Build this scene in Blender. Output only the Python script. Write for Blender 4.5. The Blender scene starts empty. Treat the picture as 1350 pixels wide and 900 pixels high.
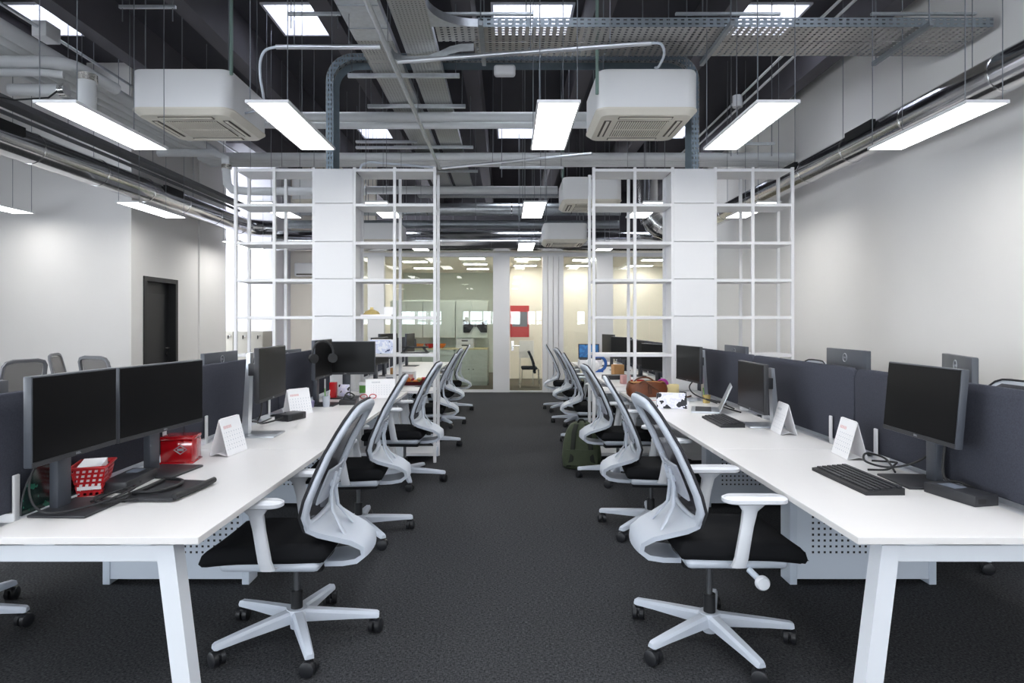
import bpy, bmesh, math, random
from mathutils import Vector, Matrix
random.seed(7)
PI = math.pi
S = bpy.context.scene
COL = S.collection

# ------------------------------------------------------------------ camera, world, exposure
CZ, F = 1.43, 840.0
cam_d = bpy.data.cameras.new('camera'); cam = bpy.data.objects.new('camera', cam_d); COL.objects.link(cam)
cam.location = (0, 0, CZ); cam.rotation_euler = (PI/2, 0, 0)
cam_d.sensor_width = 36; cam_d.lens = 36*F/1350; cam_d.shift_x = 7/1350; cam_d.shift_y = -25/1350
cam_d.clip_start = .02; cam_d.clip_end = 200
S.camera = cam
W = bpy.data.worlds.new('sky'); S.world = W; W.use_nodes = True
W.node_tree.nodes['Background'].inputs[0].default_value = (.92, .96, 1, 1)
W.node_tree.nodes['Background'].inputs[1].default_value = 14
S.view_settings.view_transform = 'Standard'; S.view_settings.look = 'None'
S.view_settings.exposure = 0.4; S.view_settings.gamma = 1; S.view_settings.use_curve_mapping = False
S.cycles.max_bounces = 8; S.cycles.diffuse_bounces = 4; S.cycles.glossy_bounces = 4; S.cycles.transparent_max_bounces = 16
S.cycles.sample_clamp_indirect = 6
PANEL_L = 12.0         # radiance of the light panels
OFFICE_L = 23.0

def P(px, py, D): return Vector(((px-668)*D/F, D, CZ+(425-py)*D/F))

# ------------------------------------------------------------------ materials
def lin(h):
    h = h.lstrip('#'); r = []
    for i in (0, 2, 4):
        c = int(h[i:i+2], 16)/255
        r.append(c/12.92 if c <= .04045 else ((c+.055)/1.055)**2.4)
    return (*r, 1)
class N:
    def __init__(s, name):
        s.m = bpy.data.materials.new(name); s.m.use_nodes = True
        s.t = s.m.node_tree; s.b = s.t.nodes['Principled BSDF']; s.o = s.t.nodes['Material Output']
    def n(s, typ, **k):
        nd = s.t.nodes.new(typ)
        for a, v in k.items():
            if a.startswith('i_'):
                key = a[2:]; key = int(key) if key.isdigit() else key.replace('_', ' ')
                nd.inputs[key].default_value = v
            else: setattr(nd, a, v)
        return nd
    def l(s, a, b): s.t.links.new(a, b)
    def math(s, op, a, b=None):
        nd = s.n('ShaderNodeMath', operation=op)
        for i, v in enumerate((a, b)):
            if v is None: continue
            if isinstance(v, (int, float)): nd.inputs[i].default_value = v
            else: s.l(v, nd.inputs[i])
        return nd.outputs[0]
def mat(name, col, rough=.5, metal=0, spec=.5, noise=0, nscale=40, bump=0, bscale=200, alpha=1, trans=0, emit=0, coat=0):
    k = N(name); b = k.b; c = lin(col) if isinstance(col, str) else col
    b.inputs['Base Color'].default_value = c; b.inputs['Roughness'].default_value = rough
    b.inputs['Metallic'].default_value = metal; b.inputs['Specular IOR Level'].default_value = spec
    b.inputs['Coat Weight'].default_value = coat
    if alpha < 1: b.inputs['Alpha'].default_value = alpha
    if trans: b.inputs['Transmission Weight'].default_value = trans
    if emit:
        b.inputs['Emission Color'].default_value = c; b.inputs['Emission Strength'].default_value = emit
    if noise or bump:
        tc = k.n('ShaderNodeTexCoord')
    if noise:
        nz = k.n('ShaderNodeTexNoise', i_Scale=nscale, i_Detail=4.0); k.l(tc.outputs['Object'], nz.inputs['Vector'])
        mx = k.n('ShaderNodeMix', data_type='RGBA'); k.l(nz.outputs[0], mx.inputs[0])
        mx.inputs[6].default_value = tuple(v*(1-noise) for v in c[:3])+(1,); mx.inputs[7].default_value = tuple(min(1, v*(1+noise)) for v in c[:3])+(1,)
        k.l(mx.outputs[2], b.inputs['Base Color'])
    if bump:
        n2 = k.n('ShaderNodeTexNoise', i_Scale=bscale, i_Detail=3.0); k.l(tc.outputs['Object'], n2.inputs['Vector'])
        bp = k.n('ShaderNodeBump', i_Strength=bump, i_Distance=.003); k.l(n2.outputs[0], bp.inputs['Height']); k.l(bp.outputs[0], b.inputs['Normal'])
    return k.m
def perf(name, col, ax, pitch, hole, rough=.4, metal=0, through=True, holecol='#101216', lim=None, noise=.15):
    """sheet metal with a regular grid of holes, in object coordinates (ax = two of 'XYZ')"""
    k = N(name); b = k.b
    b.inputs['Base Color'].default_value = lin(col); b.inputs['Roughness'].default_value = rough; b.inputs['Metallic'].default_value = metal
    tc = k.n('ShaderNodeTexCoord'); sx = k.n('ShaderNodeSeparateXYZ'); k.l(tc.outputs['Object'], sx.inputs[0])
    ms = []
    for a, p, h in zip(ax, pitch, hole):
        f = k.math('FRACT', k.math('DIVIDE', k.math('ADD', sx.outputs['X'], sx.outputs['Y']) if a == 'S' else sx.outputs[a], p))
        d = k.math('ABSOLUTE', k.math('SUBTRACT', f, .5))
        ms.append(k.math('LESS_THAN', d, h/2/p))
    m = k.math('MULTIPLY', ms[0], ms[1])
    if lim:
        for a, lo, hi in lim:
            m = k.math('MULTIPLY', m, k.math('GREATER_THAN', sx.outputs[a], lo))
            m = k.math('MULTIPLY', m, k.math('LESS_THAN', sx.outputs[a], hi))
    if through:
        tr = k.n('ShaderNodeBsdfTransparent'); mx = k.n('ShaderNodeMixShader')
        k.l(m, mx.inputs[0]); k.l(b.outputs[0], mx.inputs[1]); k.l(tr.outputs[0], mx.inputs[2]); k.l(mx.outputs[0], k.o.inputs[0])
    else:
        mx = k.n('ShaderNodeMix', data_type='RGBA'); k.l(m, mx.inputs[0])
        mx.inputs[6].default_value = lin(col); mx.inputs[7].default_value = lin(holecol); k.l(mx.outputs[2], b.inputs['Base Color'])
    return k.m
def glass(name, tint='#f4fbf7', refl=1.0):
    k = N(name); k.t.nodes.remove(k.b)
    tr = k.n('ShaderNodeBsdfTransparent'); tr.inputs[0].default_value = lin(tint)
    gl = k.n('ShaderNodeBsdfGlossy', i_Roughness=0.0); fr = k.n('ShaderNodeFresnel', i_IOR=1.5)
    mx = k.n('ShaderNodeMixShader'); k.l(k.math('MULTIPLY', fr.outputs[0], refl), mx.inputs[0]); k.l(tr.outputs[0], mx.inputs[1]); k.l(gl.outputs[0], mx.inputs[2]); k.l(mx.outputs[0], k.o.inputs[0])
    return k.m
def emis(name, col, st):
    k = N(name); k.b.inputs['Base Color'].default_value = lin(col)
    k.b.inputs['Emission Color'].default_value = lin(col); k.b.inputs['Emission Strength'].default_value = st
    return k.m
def carpet():
    k = N('carpet'); b = k.b; b.inputs['Roughness'].default_value = .95; b.inputs['Specular IOR Level'].default_value = .15
    tc = k.n('ShaderNodeTexCoord')
    mp = k.n('ShaderNodeMapping'); mp.inputs['Scale'].default_value = (190, 60, 1); k.l(tc.outputs['Object'], mp.inputs[0])
    nz = k.n('ShaderNodeTexNoise', i_Scale=1.0, i_Detail=3.0, i_Roughness=.7); k.l(mp.outputs[0], nz.inputs['Vector'])
    mp2 = k.n('ShaderNodeMapping'); mp2.inputs['Scale'].default_value = (70, 200, 1); k.l(tc.outputs['Object'], mp2.inputs[0])
    nz2 = k.n('ShaderNodeTexNoise', i_Scale=1.0, i_Detail=2.0); k.l(mp2.outputs[0], nz2.inputs['Vector'])
    add = k.math('MULTIPLY', nz.outputs[0], nz2.outputs[0])
    cr = k.n('ShaderNodeValToRGB'); cr.color_ramp.elements[0].position = .14; cr.color_ramp.elements[1].position = .42
    cr.color_ramp.elements[0].color = lin('#191a1c'); cr.color_ramp.elements[1].color = lin('#505154')
    k.l(add, cr.inputs[0]); k.l(cr.outputs[0], b.inputs['Base Color'])
    bp = k.n('ShaderNodeBump', i_Strength=.6, i_Distance=.004); k.l(add, bp.inputs['Height']); k.l(bp.outputs[0], b.inputs['Normal'])
    return k.m
def meshcloth(name, col, a):
    k = N(name); b = k.b; b.inputs['Base Color'].default_value = lin(col); b.inputs['Roughness'].default_value = .8
    tr = k.n('ShaderNodeBsdfTransparent'); mx = k.n('ShaderNodeMixShader'); mx.inputs[0].default_value = a
    k.l(b.outputs[0], mx.inputs[1]); k.l(tr.outputs[0], mx.inputs[2]); k.l(mx.outputs[0], k.o.inputs[0])
    return k.m
def calendar_page(name, ink='#c9ccd4', title='#e3b9b9', ax=('Y', 'Z')):
    """white page printed with a title line and a table of small day marks (object coordinates)"""
    k = N(name); b = k.b; b.inputs['Roughness'].default_value = .6
    tc = k.n('ShaderNodeTexCoord'); sx = k.n('ShaderNodeSeparateXYZ'); k.l(tc.outputs['Object'], sx.inputs[0])
    u, v = sx.outputs[ax[0]], sx.outputs[ax[1]]
    def cell(w, p, lo, hi):
        f = k.math('FRACT', k.math('DIVIDE', w, p)); return k.math('MULTIPLY', k.math('GREATER_THAN', f, lo), k.math('LESS_THAN', f, hi))
    def rng(w, lo, hi): return k.math('MULTIPLY', k.math('GREATER_THAN', w, lo), k.math('LESS_THAN', w, hi))
    days = k.math('MULTIPLY', k.math('MULTIPLY', cell(u, .024, .3, .62), cell(v, .022, .35, .7)), k.math('MULTIPLY', rng(u, -.085, .085), rng(v, .03, .125)))
    rule = k.math('MULTIPLY', cell(v, .022, .0, .07), k.math('MULTIPLY', rng(u, -.085, .085), rng(v, .03, .13)))
    ttl = k.math('MULTIPLY', k.math('MULTIPLY', cell(u, .013, .1, .75), rng(u, -.08, .0)), rng(v, .142, .158))
    m1 = k.n('ShaderNodeMix', data_type='RGBA'); k.l(k.math('MAXIMUM', days, k.math('MULTIPLY', rule, .5)), m1.inputs[0])
    m1.inputs[6].default_value = lin('#f3f3f5'); m1.inputs[7].default_value = lin(ink)
    m2 = k.n('ShaderNodeMix', data_type='RGBA'); k.l(ttl, m2.inputs[0]); k.l(m1.outputs[2], m2.inputs[6]); m2.inputs[7].default_value = lin(title)
    k.l(m2.outputs[2], b.inputs['Base Color'])
    return k.m
def blotch(name, cols, scale, rough=.5, lo=.36, hi=.64):
    k = N(name); b = k.b; b.inputs['Roughness'].default_value = rough
    tc = k.n('ShaderNodeTexCoord'); nz = k.n('ShaderNodeTexNoise', i_Scale=scale, i_Detail=2.0); k.l(tc.outputs['Object'], nz.inputs['Vector'])
    cr = k.n('ShaderNodeValToRGB'); cr.color_ramp.interpolation = 'CONSTANT'
    e = cr.color_ramp.elements; n = len(cols)
    for i, c in enumerate(cols):
        el = e[i] if i < 2 else e.new(.5)
        el.position = lo+(hi-lo)*i/max(1, n-1) if i else 0; el.color = lin(c)
    k.l(nz.outputs[0], cr.inputs[0]); k.l(cr.outputs[0], b.inputs['Base Color'])
    return k.m

M = dict(
    carpet=carpet(),
    wall=mat('wall_paint', '#e3e1df', .85, noise=.015, nscale=3),
    wallwarm=mat('cream_paint', '#efe9df', .85), wallblue=mat('cool_white_paint', '#c6c6d0', .85),
    dark=mat('charcoal_ceiling_paint', '#3d3c43', .8, noise=.08, nscale=4),
    beam=mat('charcoal_beam_paint', '#58565c', .75, noise=.06, nscale=5),
    lining=mat('skylight_lining', '#d9d9e2', .6),
    white=mat('white_lacquer', '#d8d8da', .38), desk=mat('white_laminate', '#e1dfde', .33, noise=.01, nscale=8),
    steelwhite=mat('white_powder_coat', '#dde1e7', .4), edge=mat('pale_edge_band', '#e3e3e3', .5),
    alu=mat('aluminium', '#d5d8dd', .3, .9), silver=mat('silver_stand', '#cfd4da', .28, .85),
    galv=mat('galvanised_steel', '#c4c8cc', .38, .9, noise=.18, nscale=25), galvdark=mat('dull_galvanised_steel', '#9a9fa4', .45, .8, noise=.15, nscale=20),
    blued=mat('blue_grey_zinc', '#8998a2', .45, .7, noise=.12, nscale=18),
    duct=mat('bright_spiral_duct', '#c9c9cb', .16, 1, noise=.05, nscale=6), ductseam=mat('duct_seam', '#e6e6e6', .2, 1),
    foil=mat('crumpled_foil', '#d8d4cc', .25, .9, bump=1, bscale=60),
    pipe=mat('grey_pipe_insulation', '#d0d2d4', .65, noise=.05, nscale=10), pipedk=mat('dark_grey_conduit', '#5b5c60', .5), hole=mat('dark_opening', '#0f1013', .7),
    wire=mat('steel_wire', '#85898f', .4, .7), green=mat('weathered_green_rod', '#7f958d', .5, .3),
    ac=mat('air_conditioner_plastic', '#f2f2f3', .45), acpanel=mat('cream_grille_plastic', '#e4dfd3', .5), acslot=mat('grille_shadow_slot', '#5d574f', .8),
    plastic=mat('pale_grey_plastic', '#c1c8d3', .42), plasticw=mat('white_arm_plastic', '#d6d9df', .4), clear=mat('translucent_plastic', '#cdd2dc', .25, alpha=.75),
    midgrey=mat('mid_grey_frame', '#6f7075', .5), black=mat('black_plastic', '#17181b', .5), blackfab=mat('black_seat_fabric', '#121316', .9, spec=.2, bump=.4, bscale=500),
    caster=mat('black_caster', '#1a1b1f', .45), piston=mat('steel_piston', '#8a8c90', .3, .9),
    netting=meshcloth('dark_mesh_cloth', '#35343b', .22), netback=meshcloth('grey_mesh_cloth', '#565351', .2), rim=mat('dark_mesh_edging', '#26262b', .7),
    felt=mat('navy_felt', '#44464f', .95, spec=.1, noise=.3, nscale=160, bump=.5, bscale=400),
    screen=mat('matt_black_screen', '#070708', .3, spec=.2), bezel=mat('dark_grey_casing', '#2b2c30', .45), casing=mat('slate_casing', '#43474f', .4),
    logo=mat('pale_logo', '#a8abb0', .35, .5),
    peg=perf('perforated_grey_steel', '#cbd3de', 'XZ', (.032, .032), (.012, .012), .45, 0, False, '#14171d', lim=(('Z', .17, .64), ('X', -.28, .37))),
    pegside=mat('grey_blue_steel', '#c3ccd8', .45),
    tray=perf('perforated_tray_steel', '#b8b9b8', 'XY', (.031, .031), (.014, .014), .42, .85),
    trayslot=perf('slotted_tray_steel', '#b2b0ad', 'XY', (.06, .045), (.024, .026), .42, .8),
    railslot=perf('slotted_rail_steel', '#98a1a8', 'XZ', (.062, .035), (.03, .011), .42, .8), railslotv=perf('slotted_drop_steel', '#8a97a1', 'XZ', (.028, .05), (.01, .026), .45, .75),
    glass=glass('clear_glass', '#f7faf8', .9), skyopal=glass('opal_skylight_dome', '#e6e7ea', .6), skyglass=glass('skylight_glass', '#fbfdff', .6),
    panel=emis('lit_diffuser', '#fffefb', PANEL_L), officelamp=emis('lit_office_diffuser', '#fff9ef', OFFICE_L), frame=mat('light_frame', '#e3e3e5', .4),
    door=mat('black_door_paint', '#1d1e21', .45), doorframe=mat('black_frame_paint', '#17181a', .5), chrome=mat('chrome', '#dddddd', .15, 1),
    red=mat('red_plastic', '#b3141c', .35), redtin=mat('glossy_red_tin', '#a50d17', .12, coat=.6), paper=mat('white_paper', '#f1f0f2', .6),
    leather=mat('brown_leather', '#6b3a1f', .45, noise=.55, nscale=12, bump=.5, bscale=60), tan=mat('tan_lining', '#c08a55', .7), strap=mat('dark_brown_strap', '#55301a', .5),
    olive=mat('olive_nylon', '#3e4734', .8, noise=.2, nscale=20, bump=.5, bscale=120), olivedk=mat('dark_strap_nylon', '#1b2019', .8),
    cal=calendar_page('calendar_print'), calb=calendar_page('calendar_print_plain', '#d4d6dc', '#c4c6cd'),
    calpic=blotch('calendar_picture_print', ['#e9ecf6', '#ccd3ea', '#39466e', '#232a44'], 22), calpic2=blotch('calendar_photo_print', ['#e6e6f4', '#d5d5ee', '#e0e0f0', '#1a1a20'], 14, .5, .36, .55),
    bluescr=blotch('lit_blue_screen', ['#2f6fb0', '#3a86c8', '#255a92'], 9, .3), kraft=mat('kraft_card', '#b98c5c', .8), blue=mat('blue_plastic', '#2a5da8', .4),
    purple=mat('purple_cloth', '#a0348f', .8), yellow=mat('pale_yellow_card', '#ead9a2', .7), orange=mat('orange_plastic', '#dd7a25', .5), greenp=mat('green_label', '#6aa84f', .6), pink=mat('pink_card', '#e7b3b0', .7), maroon=mat('dark_red_tray', '#5c161d', .6), gold=mat('gold_card', '#cbb573', .4, .3), lilac=mat('lilac_tub', '#8b86a8', .5),
    teal=blotch('green_leaf_print', ['#20272b', '#1c2f2c', '#2f6a58', '#5aa38a'], 16, .12),
    cab=mat('sage_cabinet_front', '#cdd4cc', .5), cabtop=mat('pale_oak_worktop', '#d9cda4', .5), locker=mat('grey_locker', '#a7a59e', .55), sagewall=mat('sage_wall', '#c3cbc4', .8),
    redpic=mat('red_picture_print', '#b6343a', .5), greypic=mat('grey_picture_print', '#6d7480', .5), navy=mat('navy_upholstery', '#1e2836', .8), ceil2=mat('white_ceiling_tile', '#ece8df', .9), officefloor=mat('grey_office_carpet', '#5c584f', .95),
)

# ------------------------------------------------------------------ mesh builder
class B:
    def __init__(s): s.bm = bmesh.new()
    def box(s, x0, x1, y0, y1, z0, z1, bev=0, seg=2, mtx=None):
        r = bmesh.ops.create_cube(s.bm, size=1); vs = r['verts']
        for v in vs:
            v.co = Vector(((x0+x1)/2+v.co.x*(x1-x0), (y0+y1)/2+v.co.y*(y1-y0), (z0+z1)/2+v.co.z*(z1-z0)))
        if mtx is not None:
            for v in vs: v.co = mtx @ v.co
        if bev:
            es = list({e for v in vs for e in v.link_edges})
            bmesh.ops.bevel(s.bm, geom=es, offset=bev, segments=seg, profile=.5, affect='EDGES', clamp_overlap=True)
        return s
    def ring(s, c, a, b, r, n, ang0=0):
        return [s.bm.verts.new(c+a*(math.cos(ang0+2*PI*i/n)*r)+b*(math.sin(ang0+2*PI*i/n)*r)) for i in range(n)]
    def skin(s, rings, cap=True, closed=False):
        n = len(rings[0]); k = len(rings)
        for j in range(k if closed else k-1):
            A, Bq = rings[j], rings[(j+1) % k]
            for i in range(n): s.bm.faces.new((A[i], A[(i+1) % n], Bq[(i+1) % n], Bq[i]))
        if cap and not closed:
            s.bm.faces.new(rings[0][::-1]); s.bm.faces.new(rings[-1])
        return s
    def cyl(s, p0, p1, r, n=12, r2=None):
        p0, p1 = Vector(p0), Vector(p1); d = (p1-p0).normalized()
        a = d.orthogonal().normalized(); b = d.cross(a)
        return s.skin([s.ring(p0, a, b, r, n), s.ring(p1, a, b, r if r2 is None else r2, n)])
    def tube(s, pts, r, n=8, closed=False):
        pts = [Vector(p) for p in pts]; k = len(pts); rings = []; a = None
        for i, p in enumerate(pts):
            if closed: d = pts[(i+1) % k]-pts[i-1]
            else: d = pts[min(i+1, k-1)]-pts[max(i-1, 0)]
            d.normalize()
            if a is None: a = d.orthogonal().normalized()
            else:
                a = a-d*a.dot(d); a.normalize()
            rr = r[i] if isinstance(r, (list, tuple)) else r
            rings.append(s.ring(p, a, d.cross(a), rr, n))
        return s.skin(rings, True, closed)
    def sweep(s, pts, side, nrm, w, t, closed=False):
        """flat band with softened edges: side / nrm give each point's two cross directions"""
        rings = []
        for i, p in enumerate(pts):
            p = Vector(p); a = Vector(side[i]).normalized(); b = Vector(nrm[i]).normalized()
            ww = w[i] if isinstance(w, (list, tuple)) else w; tt = t[i] if isinstance(t, (list, tuple)) else t
            rings.append([s.bm.verts.new(p+a*(u*ww/2)+b*(v*tt/2)) for u, v in ((-1, -.4), (-.75, -1), (.75, -1), (1, -.4), (1, .4), (.75, 1), (-.75, 1), (-1, .4))])
        return s.skin(rings, True, closed)
    def prism(s, poly, vec):
        A = [s.bm.verts.new(Vector(p)) for p in poly]; Bq = [s.bm.verts.new(Vector(p)+Vector(vec)) for p in poly]
        return s.skin([A, Bq])
    def sheet(s, g, th=None):
        """grid of points; th = offset vector function / vector giving thickness"""
        R = [[s.bm.verts.new(Vector(p)) for p in row] for row in g]
        nr, nc = len(R), len(R[0])
        for i in range(nr-1):
            for j in range(nc-1): s.bm.faces.new((R[i][j], R[i][j+1], R[i+1][j+1], R[i+1][j]))
        if th is not None:
            s.bm.normal_update()
            Q = [[s.bm.verts.new(v.co+v.normal*th) for v in row] for row in R]
            for i in range(nr-1):
                for j in range(nc-1): s.bm.faces.new((Q[i][j], Q[i+1][j], Q[i+1][j+1], Q[i][j+1]))
            bd = [R[0][j] for j in range(nc)]+[R[i][-1] for i in range(1, nr)]+[R[-1][j] for j in range(nc-2, -1, -1)]+[R[i][0] for i in range(nr-2, 0, -1)]
            bq = [Q[0][j] for j in range(nc)]+[Q[i][-1] for i in range(1, nr)]+[Q[-1][j] for j in range(nc-2, -1, -1)]+[Q[i][0] for i in range(nr-2, 0, -1)]
            k = len(bd)
            for i in range(k): s.bm.faces.new((bd[(i+1) % k], bd[i], bq[i], bq[(i+1) % k]))
        return s
    def lathe(s, prof, n=20, c=(0, 0, 0)):
        c = Vector(c)
        return s.skin([s.ring(c+Vector((0, 0, z)), Vector((1, 0, 0)), Vector((0, 1, 0)), max(r, 1e-4), n) for r, z in prof])
    def build(s, name, m, parent=None, smooth=True, ang=38):
        bmesh.ops.recalc_face_normals(s.bm, faces=s.bm.faces[:])
        me = bpy.data.meshes.new(name); s.bm.to_mesh(me); s.bm.free()
        if smooth:
            for p in me.polygons: p.use_smooth = True
            me.set_sharp_from_angle(angle=math.radians(ang))
        me.materials.append(M[m] if isinstance(m, str) else m)
        o = bpy.data.objects.new(name, me); COL.objects.link(o)
        if parent is not None: o.parent = parent
        return o
def smooth(pts, n=6):
    P_ = [Vector(p) for p in pts]; out = []
    for i in range(len(P_)-1):
        p0, p1, p2, p3 = P_[max(i-1, 0)], P_[i], P_[i+1], P_[min(i+2, len(P_)-1)]
        for k in range(n):
            q = k/n; out.append(.5*((2*p1)+(p2-p0)*q+(2*p0-5*p1+4*p2-p3)*q*q+(3*p1-p0-3*p2+p3)*q**3))
    return out+[P_[-1]]
def tag(o, label=None, cat=None, group=None, kind=None):
    if label: o['label'] = label
    if cat: o['category'] = cat
    if group: o['group'] = group
    if kind: o['kind'] = kind
    return o
def thing(name, label, cat, loc=(0, 0, 0), rz=0, group=None, kind=None):
    o = bpy.data.objects.new(name, None); COL.objects.link(o); o.empty_display_size = .1
    o.location = loc; o.rotation_euler = (0, 0, rz)
    return tag(o, label, cat, group, kind)
def dup(root, loc, rz=None, label=None, group=None):
    r = root.copy(); COL.objects.link(r); r.location = loc
    if rz is not None: r.rotation_euler = (0, 0, rz)
    if label: r['label'] = label
    if group: r['group'] = group
    for ch in list(root.children):
        c = ch.copy(); COL.objects.link(c); c.parent = r
        for g in list(ch.children):
            d = g.copy(); COL.objects.link(d); d.parent = c
    return r
def rep(part, loc=None, parent=None):
    """another copy of one part, sharing its mesh"""
    c = part.copy(); COL.objects.link(c); c.parent = parent if parent is not None else part.parent
    if loc is not None: c.location = loc
    return c
def struct(b, name, m, label, cat, smooth=False): return tag(b.build(name, m, None, smooth), label, cat, None, 'structure')
ORD = ['first', 'second', 'third', 'fourth', 'fifth', 'sixth', 'seventh', 'eighth']

# ------------------------------------------------------------------ the shell
XR, XL, YB, YF, ZC = 4.3, -9.2, -5.2, 18.6, 5.2
GY = 13.12                                     # glass partition
BX, BY0, BY1 = -5.45, 9.25, 12.3               # projecting block on the left
struct(B().box(XL, XR+.2, YB, YF, -.12, 0), 'floor', 'carpet', 'dark charcoal loop-pile carpet floor of the open office', 'floor')
struct(B().box(XR, XR+.2, YB, YF, 0, ZC+.5), 'wall_right', 'wall', 'long white wall on the window-less side, shiny round duct hanging before it', 'wall')
LWIN_ADDED = [(-4.6, -.8), (.2, 4.4)]  # unseen windows, added to bring more side daylight into the room
b = B().box(XL-.2, XL, YB, BY0+.2, 0, .9).box(XL-.2, XL, YB, BY0+.2, 2.6, ZC+.5).box(XL-.2, XL, YB, LWIN_ADDED[0][0], .9, 2.6).box(XL-.2, XL, LWIN_ADDED[0][1], LWIN_ADDED[1][0], .9, 2.6).box(XL-.2, XL, LWIN_ADDED[1][1], BY0+.2, .9, 2.6)
struct(b, 'wall_left', 'wall', 'outer white wall beside the meeting table', 'wall')
b = B().box(XL, BX, BY0, BY0+.2, 0, ZC)
struct(b, 'wall_block_front', 'wall', 'white wall facing the room behind the meeting chairs', 'wall')
dz0, dz1, dh = 9.55, 10.53, 2.13
b = B().box(BX-.2, BX, BY0+.2, dz0, 0, ZC).box(BX-.2, BX, dz1, BY1-1.05, 0, ZC).box(BX-.2, BX, dz0, dz1, dh, ZC).box(BX-.2, BX+.03, BY1-1.05, BY1, 0, ZC)
b.box(BX-1.1, BX-.2, BY1-.2, BY1, 0, ZC)
struct(b, 'wall_block_side', 'wall', 'white side wall with the black door in it', 'wall')
struct(B().box(-7, -4.85, 13.4, 13.6, 0, ZC).box(-5.0, -4.85, 13.6, 14.3, 0, ZC), 'wall_corridor', 'wallblue', 'cool white wall behind the grey lockers', 'wall')
struct(B().box(-4.85, -2.95, 14.3, 14.5, 0, ZC), 'wall_recess', 'wallwarm', 'cream wall beyond the left shelving unit', 'wall')
struct(B().box(-7, XR+.2, YF-.2, YF, 0, ZC+.5), 'wall_back', 'dark', 'dark end wall above the back offices', 'wall')
b = B()
wins = [(-8.6, -5.7), (-5.4, -2.5), (-2.2, .7), (1.0, 3.9)]
xs = [XL-.2]+[v for w in wins for v in w]+[XR+.2]
b.box(XL-.2, XR+.2, YB-.2, YB, 0, 1.3).box(XL-.2, XR+.2, YB-.2, YB, 2.02, ZC+.5)
for i in range(0, len(xs), 2): b.box(xs[i], xs[i+1], YB-.2, YB, 1.3, 2.02)
struct(b, 'wall_rear', 'wall', 'white wall behind the camera with a strip of windows', 'wall')
wi = 1
def portal(x, y, z, sx, sy, rot):
    l = bpy.data.lights.new('daylight_portal', 'AREA'); l.shape = 'RECTANGLE'; l.size = sx; l.size_y = sy; l.cycles.is_portal = True
    o = bpy.data.objects.new('daylight_portal', l); COL.objects.link(o); o.location = (x, y, z); o.rotation_euler = rot
for i, (x0, x1) in enumerate(wins):
    w = thing('window_%d' % wi, 'strip window in the wall behind the camera, %s of four' % ORD[i], 'window', ((x0+x1)/2, YB-.1, 1.3), kind='structure'); wi += 1
    hw = (x1-x0)/2
    B().box(-hw, hw, -.04, .04, 0, .04).box(-hw, hw, -.04, .04, .68, .72).box(-hw, -hw+.04, -.04, .04, .04, .68).box(hw-.04, hw, -.04, .04, .04, .68).box(-.02, .02, -.04, .04, .04, .68).build('window_frame', 'frame', w, False)
    B().box(-hw+.04, hw-.04, -.004, .004, .04, .68).build('pane', 'skyglass', w, False)
    portal((x0+x1)/2, YB-.22, 1.66, x1-x0, .72, (PI/2, 0, 0))
for i, (y0, y1) in enumerate(LWIN_ADDED):
    w = thing('window_%d' % wi, 'unseen side window added for daylight, by the meeting-table end, %s of two' % ORD[i], 'window', (XL-.1, (y0+y1)/2, .9), kind='structure'); wi += 1
    hw = (y1-y0)/2
    B().box(-.04, .04, -hw, hw, 0, .05).box(-.04, .04, -hw, hw, 1.65, 1.7).box(-.04, .04, -hw, -hw+.05, .05, 1.65).box(-.04, .04, hw-.05, hw, .05, 1.65).box(-.03, .03, -.02, .02, .05, 1.65).build('window_frame', 'frame', w, False)
    B().box(-.004, .004, -hw+.05, hw-.05, .05, 1.65).build('pane', 'skyglass', w, False)
    portal(XL-.22, (y0+y1)/2, 1.75, 1.7, y1-y0, (0, -PI/2, 0))
# ceiling with skylight openings
SX = [(-5.45-.48, -5.45+.48), (-2.45-.46, -2.45+.46), (.31-.5, .31+.5), (3.15-.46, 3.15+.46)]
SY = [(-3.6, -.6), (1.9, 3.7), (7.5, 8.35), (12.15, 13.0)]  # first two rows are out of view, lengthened to let in more daylight
def sx_of(a): return SX if a < 12 else [(-5.45-.2, -5.45+.2)]+SX[1:]  # unseen corridor skylight in the last row, narrowed to dim the wall below
b = B(); y = YB-.2
for (a, c) in SY+[(YF, YF)]:
    b.box(XL-.2, XR+.2, y, a, ZC, ZC+.4)
    if a < YF:
        x = XL-.2
        for (p, q) in sx_of(a): b.box(x, p, a, c, ZC, ZC+.4); x = q
        b.box(x, XR+.2, a, c, ZC, ZC+.4)
    y = c
struct(b, 'ceiling', 'dark', 'dark charcoal roof slab with skylights', 'ceiling')
for j, (a, c) in enumerate(SY):
    for i, (p, q) in enumerate(sx_of(a)):
        w = thing('window_%d' % wi, 'skylight, %s row from the rear, %s bay from the meeting table' % (ORD[j], ORD[i]), 'skylight', ((p+q)/2, (a+c)/2, ZC), kind='structure'); wi += 1
        hx, hy = (q-p)/2, (c-a)/2
        B().box(-hx, -hx+.03, -hy, hy, -.02, .4).box(hx-.03, hx, -hy, hy, -.02, .4).box(-hx+.03, hx-.03, -hy, -hy+.03, -.02, .4).box(-hx+.03, hx-.03, hy-.03, hy, -.02, .4).build('skylight_frame', 'lining', w, False)
        B().box(-hx+.03, hx-.03, -hy+.03, hy-.03, .16, .17).build('pane', 'skyopal', w, False)
        portal((p+q)/2, (a+c)/2, ZC+.42, q-p, c-a, (0, 0, 0))
BEAMS = [-7.6, -6.2, -4.69, -3.36, -1.91, -.47, 1.02, 2.38, 4.02]
for i, x in enumerate(BEAMS):
    struct(B().box(x-.1, x+.1, YB, YF-.2, 4.68, ZC), 'ceiling_beam', 'beam', 'charcoal roof beam running the length of the room, %s from the meeting-table side' % (ORD+['ninth'])[i], 'beam')
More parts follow.
